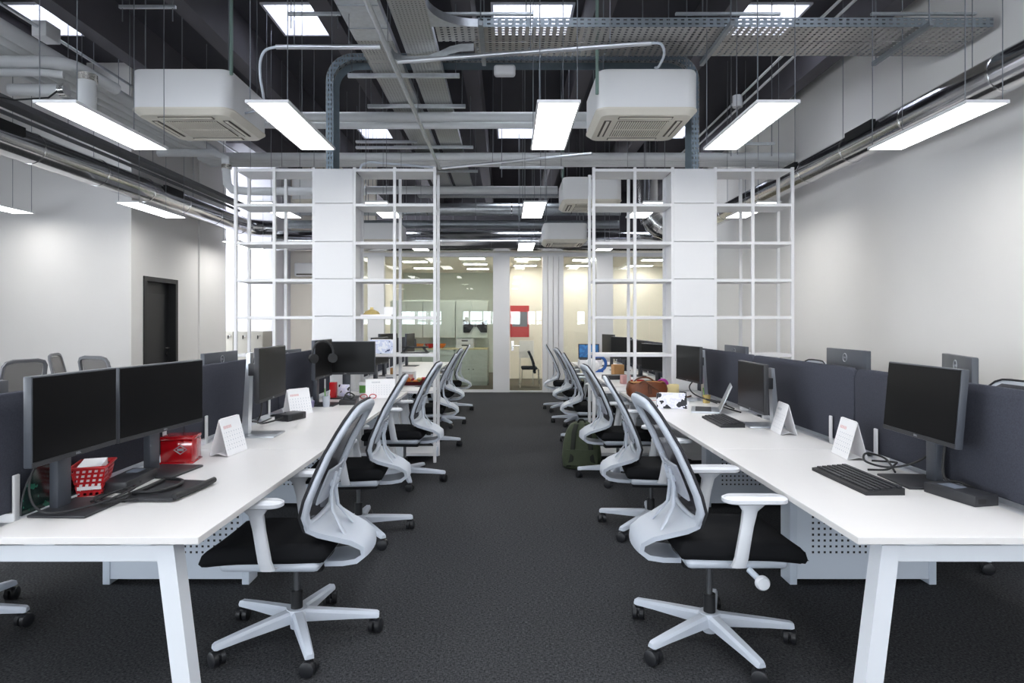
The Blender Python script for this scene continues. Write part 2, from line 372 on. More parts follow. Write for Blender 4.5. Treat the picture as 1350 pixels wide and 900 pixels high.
# door in the side wall
d = thing('door_1', 'black door in a black frame, in the white side wall', 'door', (BX, (dz0+dz1)/2, 0), kind='structure')
h = (dz1-dz0)/2
B().box(-.2, .02, -h, -h+.07, 0, dh).box(-.2, .02, h-.07, h, 0, dh).box(-.2, .02, -h+.07, h-.07, dh-.07, dh).build('door_frame', 'doorframe', d, False)
B().box(-.16, -.11, -h+.07, h-.07, .01, dh-.07).box(-.11, -.1, -h+.2, h-.2, .2, dh-.25, .004).build('door_leaf', 'door', d, False)
B().cyl((-.1, h-.14, 1.02), (-.04, h-.14, 1.02), .012).cyl((-.045, h-.14, 1.02), (-.045, h-.28, 1.02), .01).build('door_handle', 'chrome', d)
B().cyl((-.1, h-.14, .92), (-.085, h-.14, .92), .025, 16).build('lock_rose', 'chrome', d)
# baseboards
struct(B().box(XR-.015, XR, YB, GY, 0, .08), 'baseboard_right', 'white', 'thin white skirting along the long white wall', 'baseboard')

# ------------------------------------------------------------------ glass partition and the offices behind it
gw = thing('wall_glass', 'full-height glazed partition with white posts at the end of the aisle', 'glass partition', (0, GY, 0), kind='structure')
b = B().box(-2.95, XR, -.05, .05, 2.78, 2.86).box(-2.95, .06, -.05, .05, 0, .05).box(.73, XR, -.05, .05, 0, .05).box(.06, .73, -.03, .05, 0, .03)
b.build('rail', 'white', gw, False)
for (x0, x1) in ((-2.85, -2.51), (-.28, .06), (1.84, 2.18)):
    B().box(x0, x1, -.07, .07, .0, 2.8, .004).build('post', 'white', gw, False)
b = B()
for k in range(4): b.box(.735+k*.11, .835+k*.11, -.07-.012*(k % 2), .07, 0, 2.8, .004)
b.build('post', 'white', gw, False)
for (x0, x1) in ((-2.95, -2.85), (-2.51, -1.405), (-1.395, -.28), (1.17, 1.84), (2.18, 2.93), (2.94, 4.3)):
    B().box(x0, x1, -.006, .006, .05, 2.78).build('pane', 'glass', gw, False)
d = thing('door_2', 'frameless glass door between the white posts with a lever handle', 'glass door', (.395, GY, 0), kind='structure')
B().box(-.32, .32, -.006, .006, .03, 2.78).build('pane', 'glass', d, False)
B().cyl((-.27, -.05, .95), (-.27, .05, .95), .01).cyl((-.27, -.05, .95), (-.13, -.05, .95), .01).box(-.3, -.25, -.015, .015, .85, 1.05).build('lever_handle', 'chrome', d)
b = B().box(-2.95, XR, GY+.06, YF-.2, 2.85, 2.93)
struct(b, 'ceiling_office', 'ceil2', 'pale suspended ceiling of the offices behind the glass', 'ceiling')
struct(B().box(-2.95, XR, GY+.06, YF-.2, .001, .006), 'floor_office', 'officefloor', 'grey-brown office carpet behind the glass', 'floor')
struct(B().box(-.06, .04, GY+.08, 18.2, 0, 2.85), 'wall_office_divider', 'wallwarm', 'cream wall dividing the two offices behind the glass', 'wall')
struct(B().box(-3.05, -2.95, GY+.06, 18.3, 0, 2.85), 'wall_office_side', 'wallwarm', 'cream side wall of the kitchen office', 'wall')
struct(B().box(.04, XR, 16.2, 16.35, 0, 2.85), 'wall_office_end', 'wallwarm', 'cream end wall of the office behind the glass door', 'wall')
struct(B().box(-2.95, -.06, 18.2, 18.3, 0, 2.85), 'wall_kitchen_end', 'sagewall', 'sage end wall of the kitchen office', 'wall')
def office_lamp(x, y, lab):
    t = thing('ceiling_light', lab, 'ceiling light', (x, y, 2.85))
    B().box(-.3, .3, -.16, .16, -.03, 0).build('light_frame', 'frame', t, False); B().box(-.27, .27, -.13, .13, -.034, -.03).build('diffuser', 'officelamp', t, False)
for k, (x, y) in enumerate([(-.75, 13.9), (-.75, 15.2), (-.75, 16.6), (-2.1, 14.6), (-2.1, 16.4), (.45, 14.0), (.45, 15.6), (1.75, 14.2), (1.75, 15.7), (3.3, 14.2), (3.3, 15.7)]):
    office_lamp(x, y, 'recessed light behind the glass, %s in %s' % (['nearest', 'second', 'third'][[0, 1, 2, 0, 1, 0, 1, 0, 1, 0, 1][k]], ['the kitchen office by the dividing wall', 'the kitchen office by the side wall', 'the room behind the glass door', 'the room right of the glass door', 'the room by the long white wall'][[0, 0, 0, 1, 1, 2, 2, 3, 3, 4, 4][k]]))
# kitchen units
for k in range(3):
    x = -2.3+k*.75
    t = thing('base_cabinet', 'sage base cabinet under the pale worktop, %s' % ['beside the cream side wall', 'middle of the three', 'beside the dividing wall with crates on top'][k], 'cabinet', (x, 14.6, 0), group='kitchen base cabinets')
    B().box(-.37, .37, -.26, .3, .09, .82).box(-.36, .36, -.2, .3, 0, .09).build('body', 'cab', t, False)
    for sx in (-1, 1):
        dr = B().box(min(.005*sx, .365*sx), max(.005*sx, .365*sx), -.285, -.262, .1, .68, .003).build('cabinet_door', 'cab', t, False)
        B().cyl((.05*sx, -.3, .38), (.05*sx, -.285, .38), .012, 10).build('knob', 'black', dr)
    B().box(-.365, .365, -.285, -.262, .69, .81, .003).build('drawer_front', 'cab', t, False)
    t = thing('wall_cabinet', 'sage wall cabinet above the worktop, %s' % ['beside the cream side wall', 'middle of the three', 'carrying the small black screens'][k], 'cabinet', (x, 14.75, 1.08), group='kitchen wall cabinets')
    B().box(-.37, .37, -.14, .15, 0, .84).build('body', 'cab', t, False)
    for sx in (-1, 1): B().box(min(.005*sx, .365*sx), max(.005*sx, .365*sx), -.16, -.142, .0, .84, .003).build('cabinet_door', 'cab', t, False)
tag(B().box(-2.7, -.42, 14.3, 14.92, .82, .85).build('worktop', 'cabtop', None, False), 'pale oak worktop over the sage base cabinets', 'worktop')
struct(B().box(-2.7, -.42, 14.91, 15.0, 0, 1.95), 'wall_kitchen', 'sagewall', 'sage partition carrying the kitchen cabinets', 'wall')
for k, (x, z0, mt, lb) in enumerate([(-.95, .85, 'white', 'white storage crate on the kitchen worktop, lower of two'), (-.95, .955, 'white', 'white storage crate on the kitchen worktop, upper of two')]):
    t = thing('crate', lb, 'crate', (x, 14.55, z0))
    B().box(-.2, .2, -.13, .13, 0, .012).box(-.2, .2, -.13, -.12, .012, .1).box(-.2, .2, .12, .13, .012, .1).box(-.2, -.19, -.12, .12, .012, .1).box(.19, .2, -.12, .12, .012, .1).build('tub', mt, t, False)
    B().box(-.07, .07, -.134, -.13, .05, .075).build('handle_slot', 'hole', t, False)
for k, (x, mt) in enumerate([(-2.0, 'orange'), (-1.75, 'red'), (-1.5, 'orange')]):
    t = thing('fruit_bowl' if k == 1 else 'plastic_tub', ['orange plastic tub on the worktop beside the side wall', 'red bowl in the middle of the kitchen worktop', 'orange plastic tub next to the crates'][k], 'bowl', (x, 14.5, .85))
    B().lathe([(.05, 0), (.09, .03), (.12, .1), (.115, .1), (.085, .035), (0, .015)], 16).build('bowl', mt, t)
t = thing('wall_screen', 'pair of small dark trapezoid screens on the kitchen wall cabinet', 'screen', (-.72, 14.585, 1.36))
for sx in (-1, 1): B().prism([(sx*.02, 0, -.14+.14), (sx*.27, 0, .13), (sx*.27, 0, -.16), (sx*.13, 0, -.16)], (0, -.025, 0)).build('screen', 'screen', t, False)
B().box(-.02, .02, -.02, 0, -.03, .06).build('bracket', 'black', t, False)
def picture(x, y, z0, w, h, m1, m2, lab):
    t = thing('wall_picture', lab, 'picture', (x, y, z0))
    B().box(-w/2, w/2, -.03, 0, 0, h, .004).build('picture_frame', m1, t, False)
    B().box(-w*.4, w*.4, -.034, -.03, h*.33, h*.8).build('picture_sheet', m2, t, False)
picture(.33, 16.2, 1.06, .48, .8, 'redpic', 'greypic', 'red framed poster on the cream wall behind the glass door')
picture(-2.3, 18.2, 1.0, .95, .55, 'redpic', 'screen', 'wide red poster at the far end of the kitchen office')
t = thing('whiteboard', 'white flip-chart board standing behind the glass door', 'whiteboard', (.45, 14.6, 0))
B().box(-.17, .17, -.01, .01, .62, 1.02, .003).build('board', 'paper', t, False)
for sx in (-1, 1): B().tube([(sx*.14, .0, .62), (sx*.16, .06, .0)], .008, 8).build('leg', 'alu', t)
t = thing('armchair', 'navy upholstered chair with steel legs behind the glass door', 'chair', (.62, 14.1, 0))
B().sheet([[(-.16+.26*(1-v*v)*.5, u*.24, .32+v*.46) for u in (-1, -.5, 0, .5, 1)] for v in (0, .25, .5, .75, 1)], .05).build('backrest', 'navy', t)
B().box(-.3, .05, -.23, .23, .4, .46, .025).build('seat', 'navy', t)
for sx, sy in ((-.28, -.2), (-.28, .2), (.08, -.2), (.08, .2)): B().tube([(sx, sy, .41), (sx*1.15, sy*1.05, 0)], .011, 8).build('leg', 'chrome', t)

# grey lockers by the corridor wall
for k in range(5):
    t = thing('locker', 'grey locker with a key lock by the cool white wall, %s from the black door' % ORD[k], 'locker', (-6.28+k*.3, 13.1, 0), group='lockers along the corridor wall')
    B().box(-.148, .148, -.2, .3, 0, 1.25).build('body', 'locker', t, False)
    lo = B().box(-.143, .143, -.22, -.2, .03, 1.235, .003).build('locker_door', 'locker', t, False)
    B().cyl((.09, -.235, 1.16), (.09, -.22, 1.16), .016, 12).build('lock', 'chrome', lo)
    B().box(.04, .06, -.24, -.22, 1.1, 1.17, .004).build('key_tag', 'black', lo, False)
# wall air conditioner in the recess
t = thing('wall_air_conditioner', 'long white wall air conditioner high on the cream recess wall', 'air conditioner', (-4.2, 14.2, 2.45))
B().box(-.5, .4, -.12, .1, 0, .3, .03, 3).build('casing', 'ac', t); B().box(-.45, .35, -.124, -.11, .03, .06).build('outlet_slot', 'acslot', t, False)

# ------------------------------------------------------------------ overhead: ducts
def arc(c, r, a0, a1, ux, uy, n=8):
    c = Vector(c); ux = Vector(ux); uy = Vector(uy)
    return [c+ux*(r*math.cos(a0+(a1-a0)*i/n))+uy*(r*math.sin(a0+(a1-a0)*i/n)) for i in range(n+1)]
def add_seams(par, pts, r):
    for p, d in pts:
        p = Vector(p); d = Vector(d).normalized()
        B().cyl(p-d*.009, p+d*.009, r+.006, 32).build('seam_ring', 'ductseam', par)
def roof(x): return 4.68 if any(abs(x-q) < .1 for q in BEAMS) else ZC-.015
def hanger(par, x, y, z0, z1=None, r=.004, name='suspension_wire', m='wire'):
    if z1 is None: z1 = roof(x)
    B().cyl((x, y, z0), (x, y, z1), r, 6).build(name, m, par)
R1 = .168
t = thing('round_duct', 'bright round metal duct running above the black door and bending towards the glass', 'duct', (0, 0, 0))
pts = [Vector((-5.12, -5, 3.3)), Vector((-5.12, 12.2, 3.3))]+arc((-4.62, 12.2, 3.3), .5, PI, PI/2, (1, 0, 0), (0, 1, 0), 6)[1:]
B().tube(pts, R1, 32).build('duct_run', 'duct', t)
add_seams(t, [((-5.12, y, 3.3), (0, 1, 0)) for y in (1.4, 2.9, 4.4, 5.75, 6.85, 7.95, 9.0, 10.0, 11.1, 12.2)], R1)
for y in (3.7, 6.3, 9.5):
    B().box(-4.99, -4.94, y-.25, y+.25, 3.33, 3.43, .004, mtx=None).build('air_grille', 'hole', t, False)
for y in (2, 5, 7.9, 10.4): hanger(t, -5.12, y, 3.3+R1)
R2 = .152
t = thing('round_duct', 'bright round metal duct along the long white wall with an elbow rising to the roof', 'duct', (0, 0, 0))
pts = [Vector((3.8, -5, 3.34)), Vector((3.8, 11.8, 3.34))]+arc((3.35, 11.8, 3.34), .45, 0, PI/2, (1, 0, 0), (0, 1, 0), 6)[1:]+[Vector((3.2, 12.25, 3.2))]
pts += arc((3.15, 12.25, 3.65), .45, -PI/2, -PI, (1, 0, 0), (0, 0, 1), 6)+[Vector((2.7, 12.25, 5.19))]
B().tube(pts, [R2]*9+[.2]*8, 32).build('duct_run', 'duct', t)
add_seams(t, [((3.8, y, 3.34), (0, 1, 0)) for y in (2.2, 3.4, 4.85, 5.95, 7.0, 8.0, 9.4, 11)], R2)
for p, d in zip(pts[10:16], [pts[i+1]-pts[i-1] for i in range(10, 16)]): add_seams(t, [(p, d)], .2)
for y in (3.0, 6.6, 8.3):
    B().box(3.63, 3.68, y-.25, y+.25, 3.37, 3.46, .004).build('air_grille', 'hole', t, False)
for y in (3.5, 5.2, 7.2, 8.4): hanger(t, 3.8, y, 3.34+R2)
t = thing('round_duct', 'wide bright round duct crossing above the glass partition', 'duct', (0, 0, 0))
B().cyl((-4.62, 12.72, 3.06), (3.1, 12.72, 3.06), .205, 36).build('duct_run', 'duct', t)
add_seams(t, [((x, 12.72, 3.06), (1, 0, 0)) for x in (-3.6, -2.3, -1.28, -.3, .62, 1.5, 2.4)], .205)
for x in (-2.6, -.62, .25, 1.4): hanger(t, x, 12.72, 3.26)
t = thing('galvanised_duct', 'dull galvanised duct above the bright duct by the glass', 'duct', (0, 0, 0))
B().cyl((-4.5, 12.9, 3.72), (2.3, 12.9, 3.72), .125, 24).build('duct_run', 'galv', t)
add_seams(t, [((x, 12.9, 3.72), (1, 0, 0)) for x in (-3, -1.6, .1, 1.3)], .125)
for x in (-2.4, -.9, .9): hanger(t, x, 12.9, 3.84)
t = thing('galvanised_duct', 'slim galvanised duct between the two crossing ducts by the glass', 'duct', (0, 0, 0))
B().cyl((-4.5, 13.06, 3.44), (2.3, 13.06, 3.44), .085, 20).build('duct_run', 'galvdark', t)
for x in (-2.9, -1.1, .7): hanger(t, x, 13.06, 3.52)

# overhead: pipes
def pipe(name, lab, pts, r, m='pipe', group=None, hang=(), n=14):
    t = thing(name, lab, 'pipe', (0, 0, 0), group=group)
    B().tube(smooth(pts, 5) if name == 'flexible_hose' else pts, r, n).build('pipe_run', m, t)
    for h in hang: hanger(t, h[0], h[1], h[2]+r)
    return t
for k in range(5):
    x = -4.26-k*.135
    pipe('insulated_pipe', 'grey pipe in the ribbed overhead bundle above the left benches, %s from the aisle' % ORD[k], [(x, -5, 3.92), (x, 9.3, 3.92)], .066, 'pipe', 'bundle of grey pipes over the left benches', [(x, 4.5, 3.92), (x, 7.2, 3.92)] if k in (0, 4) else ())
for k in range(4):
    pipe('insulated_pipe', 'grey insulated pipe crossing the room above the shelving units, %s from the camera' % ORD[k], [(-4.55, 9.42+k*.125, 3.88), (4.25, 9.42+k*.125, 3.88)], .06, 'pipe', 'bundle of grey pipes crossing the room', [(x, 9.42+k*.125, 3.88) for x in (-2.6, -.2, 2.2)] if k in (0, 3) else ())
pipe('insulated_pipe', 'thick grey pipe crossing behind the front air conditioners, upper of two', [(-4.185, 7.7, 3.91), (1.5, 7.7, 3.91)], .062, hang=[(-2.9, 7.7, 3.91), (-1.5, 7.7, 3.91), (.4, 7.7, 3.91)])
pipe('insulated_pipe', 'grey pipe crossing behind the front air conditioners, lower of two', [(-4.18, 7.62, 3.8), (-2.2, 7.62, 3.785), (-1.6, 7.6, 3.775), (1.5, 7.6, 3.785)], .04)
pipe('insulated_pipe', 'grey pipe crossing above the back benches beyond the ribbed bundle', [(-4.3, 11.9, 3.9), (.95, 11.9, 3.9)], .075, hang=[(-2.5, 11.9, 3.9), (-.3, 11.9, 3.9)])
pipe('insulated_pipe', 'grey elbow pipe coming in over the meeting table, upper of two', [(-9, 5.63, 3.73), (-4.05, 5.63, 3.73)]+arc((-4.05, 5.81, 3.73), .18, -PI/2, 0, (1, 0, 0), (0, 1, 0), 5)[1:]+[(-3.8, 6.2, 3.7)], .055, hang=[(-5.0, 5.63, 3.73)])
pipe('insulated_pipe', 'grey pipe coming in over the meeting table, lower of two', [(-9, 5.63, 3.637), (-4.1, 5.63, 3.637), (-3.95, 5.68, 3.637)], .034)
t = pipe('drop_pipe', 'short grey drop pipe with a foil collar above the front left light panel', [(-3.78, 5.74, 3.66), (-3.78, 5.74, 3.2)], .075)
B().cyl((-3.78, 5.74, 3.6), (-3.78, 5.74, 3.66), .085, 14).build('foil_collar', 'foil', t)
t = pipe('valve_pipe', 'short grey valve pipe hung under the elbow pipe', [(-4.5, 5.78, 3.54), (-4.05, 5.78, 3.54)], .055)
B().cyl((-4.05, 5.78, 3.54), (-3.99, 5.78, 3.54), .06, 12).cyl((-4.02, 5.72, 3.54), (-4.02, 5.7, 3.54), .015).build('valve', 'chrome', t)
B().tube([(-4.02, 5.7, 3.5), (-4.1, 5.7, 3.44), (-4.4, 5.7, 3.42), (-4.65, 5.7, 3.46)], .008).build('cable', 'black', t)
t = pipe('insulated_pipe', 'grey pipe stepping down beyond the pipe bundle towards the left shelving unit', [(-4.7, 8.6, 3.72), (-3.95, 8.6, 3.72), (-3.8, 8.6, 3.65), (-3.77, 8.6, 3.3), (-3.7, 8.6, 3.22), (-3.5, 8.6, 3.2), (-1.9, 8.6, 3.2)], .055)
B().cyl((-3.78, 8.6, 3.5), (-3.78, 8.6, 3.56), .066, 14).build('foil_collar', 'foil', t)
hanger(t, -4.05, 8.6, 3.77); hanger(t, -2.6, 8.6, 3.25)

# overhead: cable trays
def tray_y(lab, x0, x1, z, y0, y1, m='tray', cover=None):
    t = thing('cable_tray', lab, 'cable tray', (0, 0, 0))
    B().box(x0, x1, y0, y1, z, z+.003).build('tray_bed', m, t, False)
    for x in (x0, x1): B().box(x-.002, x+.002, y0, y1, z, z+.065).build('side_rail', 'galv', t, False)
    if cover: B().box(x0-.004, x1+.004, cover[0], cover[1], z-.008, z-.002).build('cover_plate', 'galv', t, False)
    return t
ta = tray_y('long perforated cable tray over the aisle, left of the pair, with a silver cover plate', -1.36, -1.03, 3.98, -1, 12.4, cover=(3.6, 5.75))
tb = tray_y('long perforated cable tray over the aisle, right of the pair', -.95, -.65, 3.98, -1, 12.4)
for k in range(5): B().box(-1.36, -1.03, 3.9+k*.4, 3.905+k*.4, 3.965, 3.972).build('cover_rib', 'galvdark', ta, False)
B().prism([(-.65, 5.5, 3.98)]+arc((-.25, 5.1, 3.98), .4, PI, PI/2, (1, 0, 0), (0, 1, 0), 8), (0, 0, .003)).build('corner_plate', 'galv', tb, False)
a = arc((-.25, 5.1, 3.98), .4, PI, PI/2, (1, 0, 0), (0, 1, 0), 10)
B().sheet([a, [p+Vector((0, 0, .07)) for p in a]], .003).build('curved_rail', 'galv', tb)
S1 = [(-.3, 5.8, 3.9), (-.42, 5.81, 3.9), (-.52, 5.86, 3.9), (-.62, 5.96, 3.9), (-.74, 6.05, 3.9), (-.9, 6.08, 3.9), (-1.0, 6.06, 3.9), (-1.05, 5.98, 3.9), (-1.06, 5.86, 3.9)]
B().sheet([[Vector(p) for p in S1], [Vector(p)+Vector((0, 0, .07)) for p in S1]], .003).build('curved_rail', 'galv', tb)
for k, (y, lab) in enumerate([(6.5, 'nearest'), (7.42, 'second'), (9.15, 'third'), (10.6, 'fourth')]):
    t = thing('strut_hanger', 'galvanised strut bar carrying the two long cable trays, %s from the camera' % lab, 'hanger', (0, 0, 0))
    B().box(-1.62, -.48, y-.02, y+.02, 3.925, 3.968, .004).build('strut', 'galv', t, False)
    for x in (-1.58, -.52): hanger(t, x, y, 3.95, r=.005, name='rod')
for k, (y0, y1, nm) in enumerate(((5.5, 5.785, 'nearer'), (5.8, 6.1, 'farther'))):
    t = thing('cable_tray', 'wide slotted cable tray crossing to the long white wall, %s half' % nm, 'cable tray', (0, 0, 0))
    B().box(-.62 if k == 0 else -.3, 4.2, y0, y1, 3.98, 3.983).build('tray_bed', 'trayslot', t, False)
    B().box(-.25 if k == 0 else -.3, 4.2, (y0 if k == 0 else y1)-.002, (y0 if k == 0 else y1)+.002, 3.98, 4.06).build('side_rail', 'railslot', t, False)
    B().box(4.197, 4.2, y0, y1, 3.98, 4.06).build('end_plate', 'galvdark', t, False)
for x, nm in ((-.22, 'beside the aisle trays'), (1.9, 'above the right air conditioner'), (3.58, 'nearest the long white wall')):
    t = thing('strut_hanger', 'dark strut bar under the wide cross tray, %s' % nm, 'hanger', (0, 0, 0))
    B().box(x-.02, x+.02, 5.36, 6.22, 3.93, 3.972, .004).build('strut', 'galvdark', t, False)
    hanger(t, x, 5.4, 3.95, r=.006, name='rod'); hanger(t, x, 6.18, 3.95, r=.006, name='rod')
    B().box(x-.45, x+.45, 5.46, 5.49, 4.07, 4.09).build('top_strut', 'galv', t, False)
# tray that drops into both shelving columns
t = thing('cable_tray', 'slotted zinc cable tray crossing the aisle and dropping into both white columns', 'cable tray', (0, 0, 0))
pth = [Vector((-1.86, 0, 3.0)), Vector((-1.86, 0, 3.92))]+arc((-1.58, 0, 3.92), .28, PI, PI/2, (1, 0, 0), (0, 0, 1), 8)[1:]+arc((1.7, 0, 3.92), .28, PI/2, 0, (1, 0, 0), (0, 0, 1), 8)+[Vector((1.98, 0, 3.0))]
inn = []
for i, p in enumerate(pth):
    dd = (pth[min(i+1, len(pth)-1)]-pth[max(i-1, 0)]).normalized(); inn.append(p+Vector((dd.z, 0, -dd.x))*.075)
Y0, Y1 = 6.56, 6.8
B().sheet([[p+Vector((0, Y0, 0)) for p in pth], [p+Vector((0, Y1, 0)) for p in pth]], .003).build('tray_bed', 'trayslot', t)
for y in (Y0, Y1):
    B().sheet([[p+Vector((0, y, 0)) for p in pth], [p+Vector((0, y, 0)) for p in inn]], .003).build('side_rail', 'railslotv' if y == Y0 else 'blued', t, False)
for x in (-1.2, .2, 1.4): hanger(t, x, Y0, 4.2, r=.006, name='rod')
t = thing('cable_tray', 'narrow dark cable tray running above the left duct', 'cable tray', (0, 0, 0))
B().box(-4.9, -4.74, -5, 11.5, 3.52, 3.58).build('tray_bed', 'pipedk', t, False)
for y in (3, 6, 8.8): hanger(t, -4.889, y, 3.58)
pipe('cable_conduit', 'thin dark conduit under the narrow tray above the left duct', [(-4.955, -5, 3.5), (-4.955, 11.8, 3.5)], .022, 'pipedk', hang=[(-4.955, 5, 3.5), (-4.955, 7.2, 3.5)])
t = thing('cable_tray', 'short galvanised cross tray with curved ends above the back benches', 'cable tray', (0, 0, 0))
B().box(-1.7, 1.0, 12.1, 12.35, 3.84, 3.845).build('tray_bed', 'tray', t, False)
B().box(-1.7, 1.0, 12.098, 12.102, 3.84, 3.92).build('side_rail', 'galvdark', t, False)
for x in (-1, .5): hanger(t, x, 12.1, 3.9)
# conduits and hoses
pipe('steel_conduit', 'thin steel conduit running along under the aisle cable trays', [(-.99, -1, 3.7), (-.99, 9.4, 3.7)], .022, 'galv', hang=[(-.99, 5.3, 3.7), (-.99, 7.1, 3.7)])
pipe('steel_conduit', 'bright steel conduit slanting across to the front right air conditioner', [(-.94, 5.5, 3.68), (1.18, 5.2, 3.71)], .019, 'alu', hang=[(.2, 5.335, 3.69), (.85, 5.24, 3.7)])
pipe('flexible_hose', 'white flexible hose dropping from the steel conduit to the front right air conditioner', [(1.18, 5.2, 3.71), (1.26, 5.2, 3.7), (1.31, 5.3, 3.66), (1.36, 5.7, 3.72), (1.4, 6.0, 3.83)], .011, 'plastic')
pipe('steel_conduit', 'bright steel conduit crossing to the hose of the front left air conditioner', [(-1.04, 5.25, 3.7), (-1.9, 5.25, 3.7)], .02, 'alu', hang=[(-1.75, 5.25, 3.7), (-1.3, 5.25, 3.7)])
pipe('flexible_hose', 'white flexible hose curving down beside the front left light panel', [(-1.9, 5.25, 3.7), (-1.99, 5.25, 3.67), (-2.03, 5.25, 3.58), (-2.04, 5.28, 3.45), (-2.08, 5.45, 3.36), (-2.25, 5.9, 3.42), (-2.58, 6.3, 3.5)], .011, 'plastic')
pipe('steel_conduit', 'steel conduit slanting across to the second right air conditioner', [(-.94, 9.3, 3.68), (1.15, 8.6, 3.71)], .02, 'alu', hang=[(-.2, 9.04, 3.69), (.85, 8.7, 3.7)])
pipe('steel_conduit', 'short steel conduit slanting above the left shelving column', [(-1.04, 9.3, 3.69), (-2.0, 9.25, 3.76), (-2.1, 9.25, 3.72), (-2.15, 9.25, 3.6)], .017, 'plastic')
pipe('roof_conduit', 'thin roof conduit along the beam beside the long white wall, upper of two', [(3.3, -3, 4.62), (3.3, 12, 4.62)], .016, 'pipe')
pipe('roof_conduit', 'thin roof conduit along the beam beside the long white wall, lower of two', [(3.34, -3, 4.52), (3.34, 12, 4.52)], .016, 'pipe')
pipe('roof_conduit', 'thin roof conduit above the ribbed pipe bundle', [(-5.03, -3, 4.6), (-5.03, 12, 4.6)], .018, 'alu')
tag(B().box(-5.09, -4.93, 6.82, 7.05, 4.5, 4.67, .01).build('junction_box', 'white'), 'white junction box on the roof conduit above the pipe bundle', 'junction box')
t = thing('junction_box', 'grey round junction box on the roof conduits near the long white wall', 'junction box', (3.26, 9.0, 4.55)); B().cyl((0, 0, -.08), (0, 0, .08), .07, 14).build('box', 'pipe', t); hanger(t, 0, 0, -.75, -.08, .006)
t = thing('wireless_router', 'white rounded wireless router on the underside of the zinc cross tray', 'router', (-.02, 6.5, 3.94))
B().box(-.11, .11, -.05, .05, 0, .11, .03, 4).build('casing', 'white', t); hanger(t, 0, .03, .1, .26)
for k, (x0, x1, y, z, lab) in enumerate([(-3.63, -3.1, 5.97, 4.37, 'above the front left air conditioner'), (-2.06, -1.56, 6.0, 4.32, 'under the left skylight'), (.4, .85, 8.4, 4.0, 'above the second right air conditioner'), (-.1, .8, 9.0, 3.6, 'behind the aisle light panel'), (2.4, 2.9, 6.9, 3.35, 'by the long white wall, beyond the front light panel')]):
    t = thing('strut_hanger', 'small trapeze strut on thin rods %s' % lab, 'hanger', (0, 0, 0))
    B().box(x0, x1, y-.015, y+.015, z, z+.03, .003).build('strut', 'galv', t, False)
    for x in (x0+.03, x1-.03): hanger(t, x, y, z-.12, name='rod', r=.005)
t = thing('strut_hanger', 'two horizontal steel struts, one above the other, over the left white column', 'hanger', (0, 0, 0))
for k in range(2): B().box(-2.1, -1.25, 8.85, 8.9, 3.93-k*.08, 3.96-k*.08).build('strut', 'alu', t, False)
for x in (-2.05, -1.3): hanger(t, x, 8.875, 3.83, name='rod')

# ------------------------------------------------------------------ cassette air conditioners
def rrect(w, h, r, z, n=6):
    out = []
    for cx, cy, a in ((w/2-r, h/2-r, 0), (-w/2+r, h/2-r, PI/2), (-w/2+r, -h/2+r, PI), (w/2-r, -h/2+r, 3*PI/2)):
        out += [Vector((cx+r*math.cos(a+PI/2*i/n), cy+r*math.sin(a+PI/2*i/n), z)) for i in range(n+1)]
    return out
def loft(b, loops):
    return b.skin([[b.bm.verts.new(p) for p in lp] for lp in loops])
def cassette(lab, loc, s=1.0):
    t = thing('cassette_air_conditioner', lab, 'air conditioner', loc, group='cassette air conditioners')
    w = .95*s
    loft(B(), [rrect(w-.02, w-.02, .1, .42*s), rrect(w, w, .11, .4*s), rrect(w, w, .11, .06)]).build('casing', 'ac', t, ang=50)
    loft(B(), [rrect(w+.012, w+.012, .11, .06), rrect(w+.012, w+.012, .11, .045), rrect(w-.09, w-.09, .09, .0)]).build('fascia', 'acpanel', t, ang=30)
    g = .25*s
    B().box(-g, g, -g, g, -.006, 0).build('grille', 'acslot', t, False)
    b = B(); n = 22
    for i in range(n): b.box(-g+(i+.2)*2*g/n, -g+(i+.75)*2*g/n, -g, g, -.012, -.005)
    b.box(-g, g, -.008, .008, -.014, -.005)
    b.build('grille_slats', 'acpanel', t, False)
    for k, (cx, cy) in enumerate(((0, -1), (0, 1), (-1, 0), (1, 0))):
        o = .345*s; L = .26*s; q = .034*s
        bb = (cx*o-(L if cy else q), cx*o+(L if cy else q), cy*o-(q if cy else L), cy*o+(q if cy else L))
        v = B().box(bb[0], bb[1], bb[2], bb[3], -.005, .004).build('air_outlet', 'acslot', t, False)
        if cy: B().box(bb[0]+.01, bb[1]-.01, bb[2]+.012*(1 if cy < 0 else 1), bb[3]-.022, -.011, -.004).build('outlet_flap', 'acpanel', v, False)
        else: B().box(bb[0]+.02, bb[1]-.02, bb[2]+.01, bb[3]-.01, -.011, -.004).build('outlet_flap', 'acpanel', v, False)
    for x, y in ((-1, -.82), (1, -.82), (-1, .9), (1, .9)):
        B().cyl((x*.4*s, y*.4*s, .4*s), (x*.4*s, y*.4*s, roof(loc[0]+x*.4*s)-loc[2]), .006, 6).build('threaded_rod', 'wire', t)
    return t
cassette('white cassette air conditioner nearest the camera over the left bench', (-3.07, 6.45, 3.39))
cassette('white cassette air conditioner nearest the camera over the right bench', (1.33, 6.45, 3.39))
cassette('white cassette air conditioner behind the top of the right shelving unit', (1.38, 10.7, 3.35))
cassette('white cassette air conditioner behind the top of the left shelving unit', (-3.0, 10.7, 3.35))
cassette('small white cassette air conditioner hung before the bright duct right of the aisle', (1.08, 12.08, 2.9), .85)
cassette('small white cassette air conditioner hung before the bright duct left of the aisle', (-2.35, 12.08, 2.9), .85)
pipe('drain_pipe', 'greenish rod rising from the front left air conditioner', [(-2.58, 5.97, 3.75), (-2.58, 5.97, 4.9)], .016, 'green')
pipe('drain_pipe', 'greenish rod rising from the front right air conditioner', [(.84, 5.92, 3.55), (.84, 5.92, 4.9)], .016, 'green')
